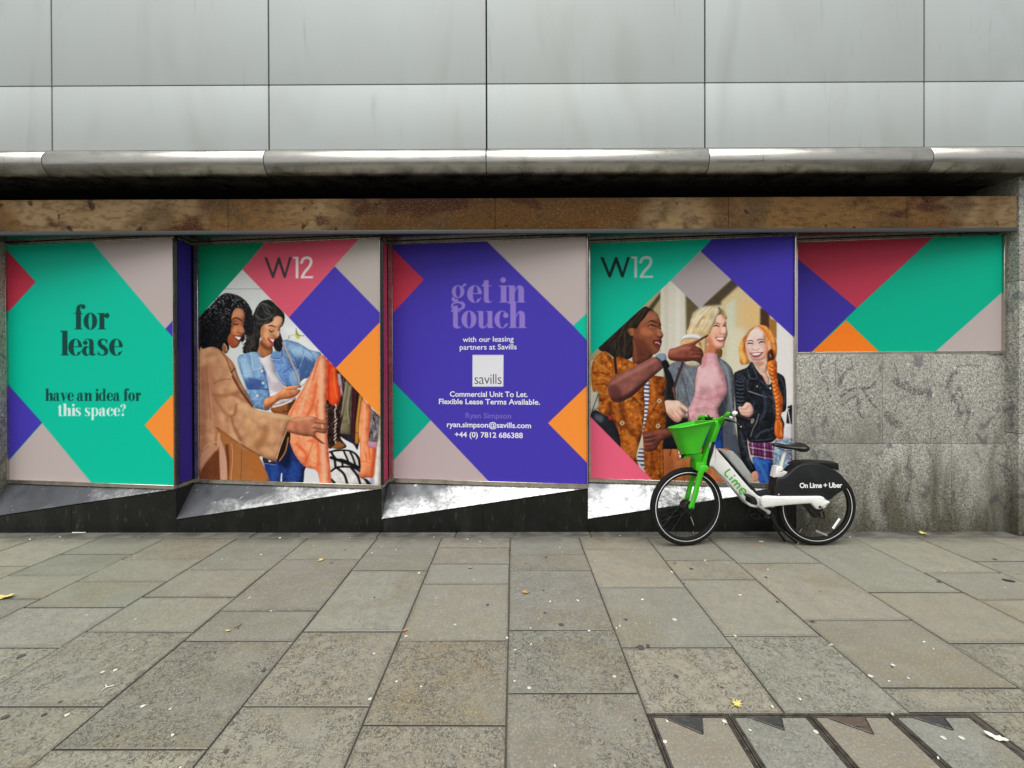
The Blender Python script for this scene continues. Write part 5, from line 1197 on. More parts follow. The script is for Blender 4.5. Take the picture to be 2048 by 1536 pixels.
    m = np.maximum(m, c.sp(J(170, 600, 230, 620, 262, 665, 240, 680, 180, 640), (240, 192, 172)))
    c.clip = m; c.line(I(1120, 480, 1200, 540, 1260, 590), 5, (180, 120, 104), .7, 1.6); c.line(I(1240, 430, 1320, 520), 1.2, (176, 112, 94), .8, .3); c.line(I(1180, 450, 1270, 550), 1.2, (176, 112, 94), .8, .3); c.line(I(1290, 380, 1390, 450), 1.2, (170, 106, 90), .8, .3); c.sp(I(1120, 300, 1240, 310, 1260, 380, 1150, 380), (250, 212, 196), .7, 2); c.clip = None
    c.line(J(250, 680, 262, 740, 285, 810), 1.2, (40, 24, 24), .95); c.line(J(250, 690, 250, 800), 1.0, (40, 24, 24), .9)
    m = c.sp(M_(350, 1190, 420, 1180, 520, 1160, 540, 1200, 460, 1240, 430, 1290, 370, 1305, 360, 1270, 352, 1230), (124, 76, 64))
    c.clip = m; c.line(M_(420, 1185, 480, 1180), 5, (160, 104, 90), .7, 1.6)
    for y in (1215, 1240, 1268): c.line(M_(350, y + 6, 400, y, 430, y - 8), 1.3, (56, 30, 28), .85, .3); c.line(M_(358, y - 5, 400, y - 11), 1.8, (168, 116, 104), .7, .5)
    c.clip = None
    m = c.sp(J(805, 620, 850, 620, 890, 575, 940, 590, 970, 650, 960, 700, 920, 735, 850, 720, 820, 680), (236, 188, 172))
    c.clip = m; c.line(J(830, 640, 880, 650, 920, 610), 1.4, (170, 108, 96), .8, .3); c.line(J(830, 680, 890, 690, 950, 680), 1.2, (176, 114, 100), .7, .3); c.line(J(860, 720, 920, 720, 960, 690), 3, (190, 128, 112), .7, 1); c.clip = None
    c.auto = False
    g_ = c.a / 255.0
    g_ = g_ + .42 * g_ * (1 - g_) * (2 * g_ - 1) * 1.1          # the print is contrasty
    n_ = c.rng.randn(c.h, c.w); n_ = gblur(n_, .6); n_ /= n_.std()
    c.a = np.clip(.97 * g_ * 255 + n_[..., None] * 2.6, 0, 255)
    # shapes
    c.poly(M_(0, -30, 800, -30, 765, 25, 515, 275, 60, 700, 0, 755), TEAL)
    c.poly(M_(765, 25, 800, -30, 1300, -30, 1300, 655, 1245, 605, 695, 98), (70, 57, 178))
    c.poly(M_(695, 98, 875, 265, 690, 443, 515, 275), (176, 166, 168))
    c.poly(M_(-10, 1055, 30, 1092, 425, 1495, 440, 1540, -10, 1540), PINK)
    w12(c, 1200.5, 1306, 513.5, 556, (22, 46, 44), (196, 222, 214), -.006)
    return c
# ------------------------------------------------------------------ put the artwork on flat vinyl sheets
def vinyl(name, attr='ink'):
    m = mat(name, (1, 1, 1), .5, 0, attr=attr, spec=.12, bump=(7, 2, .02, .004))
    return m
M['vinyl'] = vinyl('printed_vinyl')
def poster(name, i, art, label):
    by = BAY[i]; cv = art()
    tl, tr, br, bl = [np.array(q, float) for q in QUAD[i]]
    nx, ny = int(tr[0] - tl[0]) + 1, int(bl[1] - tl[1]) + 1
    # regular grid on the sheet itself, from its real corners
    us = np.linspace(by.u0, by.u1, nx); zs = np.linspace(by.z1, by.z0, ny)
    U, Z = np.meshgrid(us, zs)
    d = .0015
    A = np.array(by.A + by.n * d); u = np.array(by.u)
    X = A[0] + U * u[0]; Y = A[1] + U * u[1]
    # where the printed sheet's points fall in the artwork
    Ci = np.array(CM.transposed())
    V = np.stack([X, Y, Z - CAM_H], -1) @ Ci.T
    px = 1024 + F_PX * V[..., 0] / -V[..., 2]; py = 768 + SHIFT * 2048 - F_PX * V[..., 1] / -V[..., 2]
    fx = np.clip(px - .5 - cv.x0, 0, cv.w - 1.001); fy = np.clip(py - .5 - cv.y0, 0, cv.h - 1.001)
    ix, iy = fx.astype(int), fy.astype(int); tx, ty = (fx - ix)[..., None], (fy - iy)[..., None]
    a = cv.a
    c = (a[iy, ix] * (1 - tx) + a[iy, ix + 1] * tx) * (1 - ty) + (a[iy + 1, ix] * (1 - tx) + a[iy + 1, ix + 1] * tx) * ty
    c = np.clip(c / 255, 0, 1); c = np.where(c <= .04045, c / 12.92, ((c + .055) / 1.055) ** 2.4) * INK
    n = nx * ny; org = np.array(by.pt((by.u0 + by.u1) / 2, by.z0, d))
    co = np.stack([X, Y, Z], -1).reshape(-1, 3) - org
    idx = np.arange(n).reshape(ny, nx)
    q = np.stack([idx[1:, :-1], idx[1:, 1:], idx[:-1, 1:], idx[:-1, :-1]], -1).reshape(-1)
    nf = len(q) // 4
    me = bpy.data.meshes.new(name); me.vertices.add(n); me.vertices.foreach_set('co', co.ravel())
    me.loops.add(nf * 4); me.loops.foreach_set('vertex_index', q.astype(np.int32))
    me.polygons.add(nf); me.polygons.foreach_set('loop_start', np.arange(0, nf * 4, 4, dtype=np.int32))
    me.update(calc_edges=True)
    at = me.color_attributes.new('ink', 'FLOAT_COLOR', 'POINT')
    at.data.foreach_set('color', np.concatenate([c, np.ones((ny, nx, 1))], -1).astype(np.float32).ravel())
    me.materials.append(M['vinyl']); me.validate()
    o = bpy.data.objects.new(name, me); COL.objects.link(o); o.location = org
    tag(o, label, 'poster', 'window posters along the wall')
    return o
INK = .82
PO = {}
PO[1] = poster('window_poster', 1, art1, 'green window poster reading for lease, have an idea for this space')
PO[2] = poster('window_poster', 2, art2, 'window poster photo of two women looking through a rack of clothes')
PO[3] = poster('window_poster', 3, art3, 'purple window poster reading get in touch, with contact details')
PO[4] = poster('window_poster', 4, art4, 'window poster photo of three women walking, behind the green bicycle')
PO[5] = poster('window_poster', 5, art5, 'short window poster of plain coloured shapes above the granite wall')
# vinyl on the window returns
for i, colr, lab in ((1, (68, 54, 168), 'narrow purple vinyl strip on the window return beside the for lease poster'), (2, (226, 78, 118), 'narrow pink vinyl strip on the window return beside the clothes rack poster')):
    x = Xf[i]; y0, y1 = W + .03, W + REC - .03; z0, z1 = BAY[i].z0 + .006, BAY[i].z1 - .004
    mm = mat('plain_vinyl', tuple(v * INK for v in lin(colr)), .5, 0, spec=.12)
    o = obj('vinyl_strip', [(x + .001, y0, z0), (x + .001, y1, z0), (x + .001, y1, z1), (x + .001, y0, z1), (x - .001, y0, z0), (x - .001, y1, z0), (x - .001, y1, z1), (x - .001, y0, z1)],
            [(0, 1, 2, 3), (4, 7, 6, 5), (0, 4, 5, 1), (1, 5, 6, 2), (2, 6, 7, 3), (3, 7, 4, 0)], mm)
    tag(o, lab, 'poster')
# lettering
M['white_ink'] = mat('white_ink', (.72, .72, .76), .45); M['lilac_ink'] = mat('lilac_ink', tuple(v * INK for v in lin((118, 100, 200))), .45); M['black_ink'] = mat('black_ink', (.02, .02, .02), .45)
def text_mesh(name, body, h, width, bold, origin, ex, ey, nrm, m, parent, spacing=1.0):
    cu = bpy.data.curves.new('t', 'FONT'); cu.body = body; cu.size = 1; cu.align_x = 'CENTER'; cu.offset = bold; cu.space_character = spacing
    cu.fill_mode = 'FRONT'; cu.resolution_u = 4
    to = bpy.data.objects.new('t', cu); COL.objects.link(to)
    bpy.context.view_layer.update()
    me = bpy.data.meshes.new_from_object(to.evaluated_get(bpy.context.evaluated_depsgraph_get()))
    bpy.data.objects.remove(to)
    xs = [v.co.x for v in me.vertices]
    sx = width / (max(xs) - min(xs)); mx = (max(xs) + min(xs)) / 2
    sy = h / .70
    vs = [origin + ex * ((v.co.x - mx) * sx) + ey * (v.co.y * sy) + nrm * .0012 for v in me.vertices]
    fs = [list(p.vertices) for p in me.polygons]
    bpy.data.meshes.remove(me)
    return obj(name, vs, fs, m, parent)
def ptext(i, body, x0, x1, base, cap, m, bold=.012, sp=1.0):
    by = BAY[i]; o = by.hit((x0 + x1) / 2, base, .0015); wl = (by.hit(x1, base) - by.hit(x0, base)).length
    h = (by.hit((x0 + x1) / 2, base - cap) - by.hit((x0 + x1) / 2, base)).length
    text_mesh('lettering', body, h, wl, bold, o, by.u, Vector((0, 0, 1)), by.n, m, PO[i], sp)
ptext(3, 'with our leasing', 925, 1027, 683.5, 10.5, M['white_ink'])
ptext(3, 'partners at Savills', 919, 1033, 699, 10.5, M['white_ink'])
ptext(3, 'savills', 949, 1003, 768, 21, M['black_ink'], -.012, .92)
ptext(3, 'Commercial Unit To Let.', 899, 1054.5, 793.5, 10.5, M['white_ink'], .02)
ptext(3, 'Flexible Lease Terms Available.', 876.5, 1078.5, 808.5, 10.5, M['white_ink'], .02)
ptext(3, 'Ryan Simpson', 931, 1022, 836.5, 10.5, M['lilac_ink'], .02)
ptext(3, 'ryan.simpson@savills.com', 893, 1061, 855, 10.5, M['white_ink'], .02)
ptext(3, '+44 (0) 7812 686388', 909, 1045, 875, 10.5, M['white_ink'], .02)
# ------------------------------------------------------------------ the hire bicycle
YB = CAM_H * F_PX / (1091.5 - HORIZ)
M['green'] = mat('green_plastic', (.045, .50, .008), .38, 0, [(8, 4, .4, (.04, .40, .012), .45, .7, .6, U1), (70, 4, .5, (.2, .6, .15), .70, .76, .5, U1)], rlayer=(9, 4, .3, .7, .3, .5))
M['white_paint'] = mat('dusty_white_paint', (.70, .71, .68), .35, 0, [(7, 5, .6, (.50, .51, .48), .52, .72, .5, U1), (55, 4, .4, (.22, .22, .2), .70, .76, .6, U1)], coat=.15)
M['rubber'] = mat('tyre_rubber', (.006, .006, .006), .85, 0, [(40, 4, 0, (.015, .014, .012), .5, .7, .5, U1)], spec=.25)
M['blackplastic'] = mat('black_plastic', (.006, .0075, .008), .52, 0, [(6, 4, .5, (.02, .022, .022), .5, .75, .6, U1), (60, 3, 0, (.06, .06, .058), .68, .74, .5, U1)], bump=(260, 2, .06, .001), spec=.3)
M['saddle'] = mat('saddle_vinyl', (.004, .004, .004), .38, spec=.35)
M['blackmetal'] = mat('black_metal', (.009, .009, .0095), .42, .3)
M['steel'] = mat('bike_steel', (.62, .62, .60), .3, .9, [(40, 3, 0, (.2, .2, .19), .5, .7, .5, U1)])
M['reflective'] = mat('reflective_band', (.85, .85, .86), .3)
M['greybox'] = mat('grey_battery_case', (.34, .35, .34), .5, 0, [(14, 4, .5, (.22, .22, .21), .5, .7, .6, U1)])
M['limetext'] = mat('green_print', (.07, .38, .03), .4)
M['whitetext'] = mat('white_print', (.80, .80, .82), .45)
def b5(*c): return [(1290 + c[i] / 4.763, 800 + c[i + 1] / 4.763) for i in range(0, len(c), 2)]
def b1(*c): return [(1330 + c[i] / 10.78, 815 + c[i + 1] / 10.78) for i in range(0, len(c), 2)]
def b3(*c): return [(1530 + c[i] / 10.24, 870 + c[i + 1] / 10.24) for i in range(0, len(c), 2)]
def b2_(*c): return [(1450 + c[i] / 10.97, 960 + c[i + 1] / 10.97) for i in range(0, len(c), 2)]
def b4(*c): return [(1295 + c[i] / 9.036, 930 + c[i + 1] / 9.036) for i in range(0, len(c), 2)]
def q(px, py, dy=0.0): return P(px, py, YB + dy)
bike = empty('hire_bicycle', (q(1505, 1091).x, YB, 0))
tag(bike, 'parked hire bicycle with green basket, white frame and black rear wheel guard', 'bicycle')
def plate(name, pts, dy, th, m, parent=bike, bev=.006, sm=True, n=3):
    w = [q(x, y, dy) for x, y in pts]
    if sm: w = [Vector(v) for v in smooth_pts([tuple(v) for v in w], True, n)]
    mb = MB(); mb.plate(w, th, bev); return mb.make(name, m, parent, 50)

def wheel(c, axis, name, hub_r, hub_w, phase):
    axis = Vector(axis).normalized(); RW = c.z
    wh = empty(name, c - Vector((0, 0, RW)) - Vector(bike.location)); wh.parent = bike
    mb = MB(); prof = []
    for k in range(14):
        a = 2 * math.pi * k / 14; prof.append((math.cos(a) * .0235, math.sin(a) * .024))
    mb.ring(c, axis, RW - .0235, prof, 84); mb.make('tyre', M['rubber'], wh, 60)
    mb = MB(); mb.ring(c, axis, RW - .056, [(-.010, -.011), (.0, -.014), (.012, -.0135), (.012, .0135), (.0, .014), (-.010, .011), (-.012, 0)], 84)
    mb.make('rim', M['blackmetal'], wh, 40)
    mb = MB()
    for s in (-1, 1): mb.ring(c + axis * s * .0185, axis, RW - .0415, [(-.0022, 0), (.0022, s * -.0008), (.0022, s * .001), (-.0022, s * .002)], 84)
    mb.make('reflective_band', M['reflective'], wh, 40)
    mb = MB()
    e1 = Vector((0, 0, 1)); e1 = (e1 - axis * e1.dot(axis)).normalized(); e2 = axis.cross(e1)
    for k in range(36):
        s = 1 if k % 2 else -1; a = 2 * math.pi * k / 36 + phase; a2 = a + (.55 if (k // 2) % 2 else -.55)
        p0 = c + (e1 * math.cos(a2) + e2 * math.sin(a2)) * hub_r + axis * s * hub_w * .4
        p1 = c + (e1 * math.cos(a) + e2 * math.sin(a)) * (RW - .066)
        mb.tube([p0, p1], .0011, 5)
    o = mb.make('spokes', M['blackmetal'], wh); o['label'] = 'thin black spokes of the wheel'
    mb = MB(); mb.tube([c - axis * hub_w / 2, c - axis * hub_w * .4, c + axis * hub_w * .4, c + axis * hub_w / 2], [hub_r * .8, hub_r, hub_r, hub_r * .8], 32)
    mb.tube([c - axis * .075, c + axis * .075], .009, 12)
    mb.make('hub', M['blackmetal'], wh, 40)
    a = phase + 3.3; p0 = c + (e1 * math.cos(a) + e2 * math.sin(a)) * (RW - .068)
    mb = MB(); mb.tube([p0, p0 * .86 + c * .14], .0028, 8); mb.make('valve', M['steel'], wh, 40)
    return wh
S = R(9); H_ = Vector((-math.cos(S), -math.sin(S), 0)); NV = Vector((math.sin(S), -math.cos(S), 0))
cr = q(1632, 1014); cr.z = .335; cf = q(1373.5, 1015); cf.z = .335
wheel(cf, NV, 'front_wheel', .052, .075, .1)
rw = wheel(cr, (0, 1, 0), 'rear_wheel', .040, .09, .4)
# wheel reflectors
for (a, b_, col_) in ((b5(1790, 1225)[0], b5(1855, 1130)[0], 'reflective'), (b5(1625, 1245)[0], b5(1735, 1290)[0], 'steel')):
    mb = MB(); mb.tube([q(*a, -.012), q(*b_, -.012)], .011 if col_ == 'reflective' else .008, 10, .4); mb.make('spoke_reflector', M[col_], bike, 40)

# main frame
frame = plate('frame', [(1430.6, 890), (1434.8, 900), (1444, 911), (1458, 927), (1473, 945), (1487.2, 962), (1500, 976.5), (1512, 988.5), (1519, 992.6), (1528, 993.9), (1545, 994.2), (1550, 1013.5), (1541, 1014.9), (1530, 1015), (1512, 1015.5), (1499.2, 1012.4), (1490, 1003), (1480, 992), (1463.7, 972.8), (1450, 958), (1436.7, 944.9), (1426.5, 934.2), (1419.5, 931.9), (1424, 915), (1428, 902)], -.05, .10, M['white_paint'], bev=.009)
plate('chain_stay', [(1528, 994), (1560, 994), (1617, 993.8), (1645, 993.8), (1651, 998), (1654, 1001), (1660.9, 1003.8), (1659.5, 1008), (1655, 1011), (1652, 1016), (1645, 1019), (1636, 1019.6), (1631, 1016), (1623.8, 1009), (1616, 1007.9), (1570, 1011.5), (1540, 1014.8), (1526, 1015)], -.094, .04, M['white_paint'], bev=.012)
plate('chain_stay', [(1520, 992), (1560, 992), (1645, 993), (1652, 1000), (1650, 1012), (1640, 1014), (1620, 1008), (1570, 1009), (1526, 1012)], .06, .03, M['white_paint'], bev=.01)
mb = MB(); mb.tube([q(1640, 1014, -.085), q(1640, 1014, .085)], .02, 20); mb.tube([q(1640, 1014, -.1), q(1640, 1014, -.09)], .012, 6); mb.make('rear_axle', M['blackmetal'], bike, 40)
plate('rear_derailleur', b3(780, 1430, 960, 1430, 1060, 1536, 1150, 1640, 1000, 1700, 880, 1560), -.07, .012, M['blackmetal'], bev=.003)
mb = MB(); mb.tube([q(*p, -.08) for p in b5(1560, 1040, 1640, 1110, 1710, 1130, 1700, 1060)], .008, 10); mb.make('brake_arm', M['blackmetal'], bike, 60)
# print on the frame, laid along the tube
o0 = q(1447.0, 947.5, -.0505); ed = (q(1500, 1009, -.0505) - o0).normalized(); eu = Vector((0, -1, 0)).cross(ed).normalized()
if eu.x < 0: eu = -eu
k = 1.14 / 232.0 * 1.02
def L2(a, b_): return o0 + ed * a * k * 1.04 + eu * b_ * k + Vector((0, -.0012, 0))
def stroke(mb, pts, w, lift):
    p = smooth_pts(pts, False, 6) if len(pts) > 2 else np.array(pts, float)
    V = []; n = len(p)
    for i in range(n):
        t = p[min(i + 1, n - 1)] - p[max(i - 1, 0)]; t = t / np.hypot(*t); nn = np.array([-t[1], t[0]]) * w / 2
        V += [L2(*(p[i] + nn)) + Vector((0, -lift, 0)), L2(*(p[i] - nn)) + Vector((0, -lift, 0))]
    mb.add(V, [[2 * i, 2 * i + 2, 2 * i + 3, 2 * i + 1] for i in range(n - 1)])
mb = MB(); sw = 2.5
stroke(mb, [(1.5, 13.8), (.3, 9), (.2, 4.5), (2.2, 1.3), (6, 1), (9, 1.6)], sw, .0002)
stroke(mb, [(13.5, .2), (13.5, 8.4)], sw, .0004)
stroke(mb, [(12.4, 12.2), (14.8, 12.2)], 2.4, .0006)
stroke(mb, [(19.5, .2), (19.3, 9)], sw, .0002)
stroke(mb, [(19.8, 5.5), (21.2, 8.3), (24, 8.6), (25.6, 6.6), (25.6, .2)], sw, .0008)
stroke(mb, [(26, 5.5), (27.6, 8.3), (30.4, 8.6), (32, 6.6), (32, .2)], sw, .0005)
stroke(mb, [(38.2, 4.6), (46.2, 4.6)], 2.0, .0003)
stroke(mb, [(46.4, 4.6), (45.4, 8.4), (41.8, 9.8), (38, 8), (36.9, 4.6), (38.2, 1.3), (41.8, -.3), (45, .8)], sw, .0009)
mb.make('frame_lettering', M['limetext'], frame)
# battery case and black seam behind the tube
plate('battery_case', [(1447, 899.5), (1453, 904), (1466.4, 903), (1469.1, 905.9), (1483, 920), (1501.6, 946.7), (1503.5, 960), (1501, 967), (1499, 966), (1481, 945.5), (1461, 922), (1445, 904.5), (1441, 900)], -.035, .07, M['greybox'], bev=.007, sm=False)
plate('battery_seam', [(1441, 904.5), (1444, 904.5), (1460, 923.5), (1481, 948), (1501, 969.5), (1511, 979), (1511, 984), (1504, 980), (1498, 973.5), (1470, 940.5), (1448, 914.5)], -.008, .04, M['blackplastic'], bev=.004, n=2)
mb = MB(); mb.tube([q(1442, 900, -.03), q(1447, 901, -.03), q(1452, 908, -.03), q(1458, 916, -.03)], .007, 10); mb.make('battery_latch', M['greybox'], bike, 60)

# head: green panel, black strip, fork
plate('head_panel', b1(1085, 305, 1150, 280, 1250, 262, 1225, 380, 1170, 520, 1090, 742, 1045, 748, 1020, 760, 985, 870, 950, 985, 905, 1170, 908, 1290, 930, 1345, 860, 1400, 800, 1455, 735, 1445, 760, 1290, 800, 1180, 830, 1090, 985, 700, 1100, 385), -.048, .085, M['green'], bev=.008, sm=False)
plate('head_strip', b1(1028, 752, 1088, 757, 960, 1290, 925, 1297, 905, 1240, 915, 1160), -.04, .07, M['blackplastic'], bev=.004, sm=False)
plate('badge', b1(955, 770, 1008, 762, 975, 880, 935, 872), -.051, .003, M['greybox'], bev=.001, sm=False)
fk = plate('fork', b4(935, 60, 1000, 0, 1100, 20, 1115, 70, 1085, 110, 1030, 135, 1010, 200, 965, 340, 905, 600, 865, 700, 850, 790, 800, 815, 757, 795, 755, 745, 790, 690, 830, 540, 865, 380, 915, 180), -.078, .028, M['green'], bev=.009, sm=False)
plate('fork', b4(800, 130, 880, 130, 885, 215, 830, 360, 760, 640, 720, 660, 680, 625, 700, 560, 750, 360, 790, 215), .045, .028, M['green'], bev=.009, sm=False)
mb = MB(); mb.box(q(1385, 930).x, q(1402, 930).x, YB - .07, YB + .07, q(1390, 938).z, q(1390, 922).z, .012); mb.make('fork_crown', M['green'], bike, 50)
mb = MB(); mb.tube([q(*b4(800, 790)[0], -.085), q(*b4(800, 790)[0], -.07)], .011, 6); mb.make('axle_nut', M['blackmetal'], bike, 40)
mb = MB(); mb.tube([q(*p, -.08) for p in b4(700, 810, 780, 890, 800, 940)], .006, 8); mb.make('brake_arm', M['blackmetal'], bike, 40)
mb = MB(); mb.tube([q(*p, -.08) for p in b4(780, 930, 835, 1085)], .0035, 8); mb.make('brake_cable_end', M['steel'], bike, 40)

# basket
NR = q(1430.5, 842.3, -.15); DROP = .165
def ring_pts(u0, u1, wr, wf, z_r, z_f, v_c, rad, n=5):
    """rounded trapezoid seen from above; u forward, v toward the camera"""
    cs = [(u0, wr / 2, rad * .35), (u1, wf / 2, rad), (u1, -wf / 2, rad), (u0, -wr / 2, rad * .35)]
    out = []
    for i in range(4):
        p = np.array(cs[i][:2]); a = np.array(cs[i - 1][:2]); b_ = np.array(cs[(i + 1) % 4][:2]); r_ = cs[i][2]
        da = (a - p) / np.hypot(*(a - p)); db = (b_ - p) / np.hypot(*(b_ - p))
        for j in range(n + 1):
            t = j / n; s_ = p + da * r_ * (1 - t) ** 2 + db * r_ * t ** 2
            z = z_r + (z_f - z_r) * (s_[0] - u0) / (u1 - u0)
            out.append(NR + H_ * s_[0] + NV * (s_[1] - v_c) + Vector((0, 0, z + (s_[1] - v_c) * .13)))
    return out
mb = MB()
def levels(ins):
    return [ring_pts(.00 + ins, .300 - ins, .30 - 2 * ins, .20 - 2 * ins, 0, -.055, .15, .085),
            ring_pts(.002 + ins, .295 - ins, .29 - 2 * ins, .19 - 2 * ins, -.022, -.075, .15, .085),
            ring_pts(.012 + ins, .288 - ins, .275 - 2 * ins, .185 - 2 * ins, -.026, -.08, .15, .08),
            ring_pts(.055 + ins, .250 - ins, .23 - 2 * ins, .16 - 2 * ins, -.14, -.175, .15, .075),
            ring_pts(.095 + ins, .208 - ins, .19 - 2 * ins, .13 - 2 * ins, -.262, -.272, .15, .05)]
out_, inn_ = levels(0), levels(.006)
n = len(out_[0]); base = 0
for rg in out_ + inn_[::-1]: mb.v += rg
mm_ = len(out_) * 2
for j in range(mm_ - 1):
    for i in range(n): mb.f.append([j * n + i, j * n + (i + 1) % n, (j + 1) * n + (i + 1) % n, (j + 1) * n + i])
# join rims, close the floors
mb.f += [[(mm_ - 1) * n + i, (mm_ - 1) * n + (i + 1) % n, (i + 1) % n, i] for i in range(n)]
fl = [(len(out_) - 1) * n + i for i in range(n)]; mb.f.append(fl[::-1]); mb.f.append([v + n for v in fl])
mb.f = [f for f in mb.f if not (min(f) >= (len(out_) - 1) * n and max(f) < (len(out_) + 1) * n and len(f) == 4)]
bsk = mb.make('basket', M['green'], bike, 38)
mb = MB(); rim = ring_pts(-.003, .304, .308, .208, .002, -.053, .15, .087); rim.append(rim[0]); mb.tube(rim, .0055, 8, cap=False); mb.make('basket_rim', M['green'], bsk, 60)
plate('basket_bracket', b1(400, 1000, 500, 1010, 830, 1010, 800, 1095, 792, 1215, 650, 1215, 635, 1110, 560, 1075, 470, 1060), -.03, .09, M['green'], bev=.006, sm=False)
plate('basket_bracket', b1(395, 1040, 480, 1050, 470, 1100, 430, 1112, 400, 1095), -.05, .06, M['green'], bev=.004, sm=False)
mb = MB(); c_ = q(1362.5, 913, -.04); mb.tube([c_ - H_ * .03, c_, c_ + H_ * .012], [.012, .018, .016], 16); lt = mb.make('front_light', M['blackplastic'], bike, 50)
mb = MB(); mb.tube([c_ + H_ * .012, c_ + H_ * .016], [.014, .010], 16); mb.tube([q(1357.5, 902, -.04), q(1358, 908, -.04)], .004, 8); mb.make('light_lens', M['reflective'], lt, 50)
# handlebar
mb = MB(); pts = [q(1396, 843, .26), q(1399, 836.5, .22), q(1406, 834.5, .17), q(1414, 838, .10), q(1428, 843, .03), q(1442, 841, -.05), q(1450, 835, -.12), q(1456, 828.5, -.17), q(1461, 828, -.19)]
mb.tube([Vector(v) for v in smooth_pts([tuple(p) for p in pts], False, 4)], [.016] * 5 + [.024] * 6 + [.03] * 6 + [.028] * 6 + [.02] * 6 + [.016] * 4, 14, .8)
hb = mb.make('handlebar', M['green'], bike, 60)
mb = MB(); mb.tube([q(1461, 828, -.19), q(1466, 829, -.205), q(1474, 831.5, -.23)], .011, 12); mb.make('handlebar_end', M['blackmetal'], bike, 60)
gr_ = MB(); a_, b_ = q(1473, 831.5, -.225), q(1505, 842, -.345)
gr_.tube([a_, a_ * .97 + b_ * .03, b_ * .97 + a_ * .03, b_], [.015, .0185, .0175, .013], 16); gr_.make('grip', M['rubber'], bike, 50)
mb = MB(); gd = (b_ - a_).normalized(); mb.tube([b_ - gd * .003, b_ + gd * .001, b_ + gd * .003], [.019, .020, .012], 24); mb.make('grip_flange', M['steel'], bike, 50)
mb = MB(); c_ = q(1468.5, 828.5, -.21); mb.tube([c_ + Vector((-.016, 0, -.006)), c_ + Vector((-.010, -.004, 0)), c_ + Vector((0, -.008, .006)), c_ + Vector((.010, -.010, .004)), c_ + Vector((.016, -.012, -.002))], [.006, .019, .024, .020, .008], 16); mb.tube([q(1460, 834, -.2), q(1465, 836, -.22)], .009, 10); mb.make('bell', M['white_paint'], bike, 60)
mb = MB(); mb.tube([Vector(v) for v in smooth_pts([tuple(q(*p)) for p in ((1450, 837, -.16), (1455, 840.5, -.2), (1463, 842.5, -.24), (1470, 844, -.26), (1477, 849, -.29), (1481.5, 853.5, -.30))], False, 4)], [.010] * 8 + [.006] * 8 + [.005] * 5, 10, .6); lv = mb.make('brake_lever', M['blackmetal'], bike, 60)
mb = MB(); mb.tube([q(1481, 852.5, -.30), q(1482.3, 854.5, -.303)], .007, 10); mb.make('lever_tip', M['steel'], lv, 60)
mb = MB(); mb.tube([q(1449, 836, -.165), q(1458, 838, -.2), q(1463, 838, -.22)], .008, 10); mb.make('lever_bracket', M['steel'], bike, 60)
mb = MB(); mb.box(q(1411, 841, .08).x, q(1424, 841, .08).x, YB + .03, YB + .13, q(1415, 843, .08).z, q(1415, 834, .08).z, .006); mb.tube([q(1418, 834, .08), q(1416, 830, .08), q(1421, 836, .02), q(1427, 841, 0)], .005, 8); mb.make('control_unit', M['blackplastic'], bike, 50)
# cables
mb = MB(); mb.tube([Vector(v) for v in smooth_pts([tuple(q(*p)) for p in ((1452, 838, -.16), (1446, 846, -.13), (1440, 862, -.07), (1434, 884, -.05))], False, 6)], .0035, 8); mb.make('cable', M['blackmetal'], bike, 60)

# rear guard, rack, seat
plate('chain_guard', b2_(690, 290, 1010, 235, 1010, 372, 860, 368, 770, 350), -.05, .06, M['blackplastic'], bev=.004, sm=False)
guard = plate('rear_wheel_guard', b3(262, 872, 330, 882, 420, 852, 500, 792, 600, 692, 690, 630, 780, 592, 950, 583, 1130, 588, 1250, 630, 1450, 720, 1580, 820, 1690, 955, 1775, 1065, 1640, 1130, 1500, 1210, 1330, 1335, 1280, 1320, 1210, 1272, 700, 1275, 190, 1275, 215, 1070), -.066, .11, M['blackplastic'], bev=.012, sm=False)
gt = MB()
to = q(*b3(1143, 1078)[0], -.0662)
wt = (q(*b3(1580, 1070)[0], -.0662) - q(*b3(708, 1078)[0], -.0662)).length; ht = (q(1600, 970, -.0662) - q(1600, 960.3, -.0662)).length
text_mesh('guard_lettering', 'On Lime + Uber', ht, wt, .03, to, Vector((1, 0, .006)).normalized(), Vector((0, 0, 1)), Vector((0, -1, 0)), M['whitetext'], guard, .95)
mb = MB(); c_ = q(*b3(285, 1218)[0], -.068); mb.tube([c_, c_ + Vector((0, -.003, 0))], [.006, .004], 12); mb.make('guard_bolt', M['steel'], guard, 60)
plate('rear_rack', b3(620, 640, 760, 568, 1080, 556, 1512, 582, 1524, 722, 1460, 716, 1250, 640, 1130, 600, 780, 600), -.045, .12, M['blackplastic'], bev=.006, sm=False)
plate('seat_mount', b3(255, 652, 345, 652, 352, 700, 385, 715, 385, 740, 352, 748, 475, 762, 430, 820, 380, 860, 330, 884, 200, 874, 225, 760), -.045, .08, M['white_paint'], bev=.01, sm=False)
mb = MB(); mb.tube([q(1560.7, 935, 0), q(1569.5, 902, 0)], .0145, 20); mb.tube([q(1562.5, 934, 0), q(1560, 937, 0)], [.02, .022], 20); mb.make('seat_post', M['white_paint'], bike, 50)
mb = MB(); mb.tube([q(1553.5, 928.5, -.03), q(1560, 929.5, -.02)], .004, 8); mb.make('seat_clamp_lever', M['steel'], bike, 50)
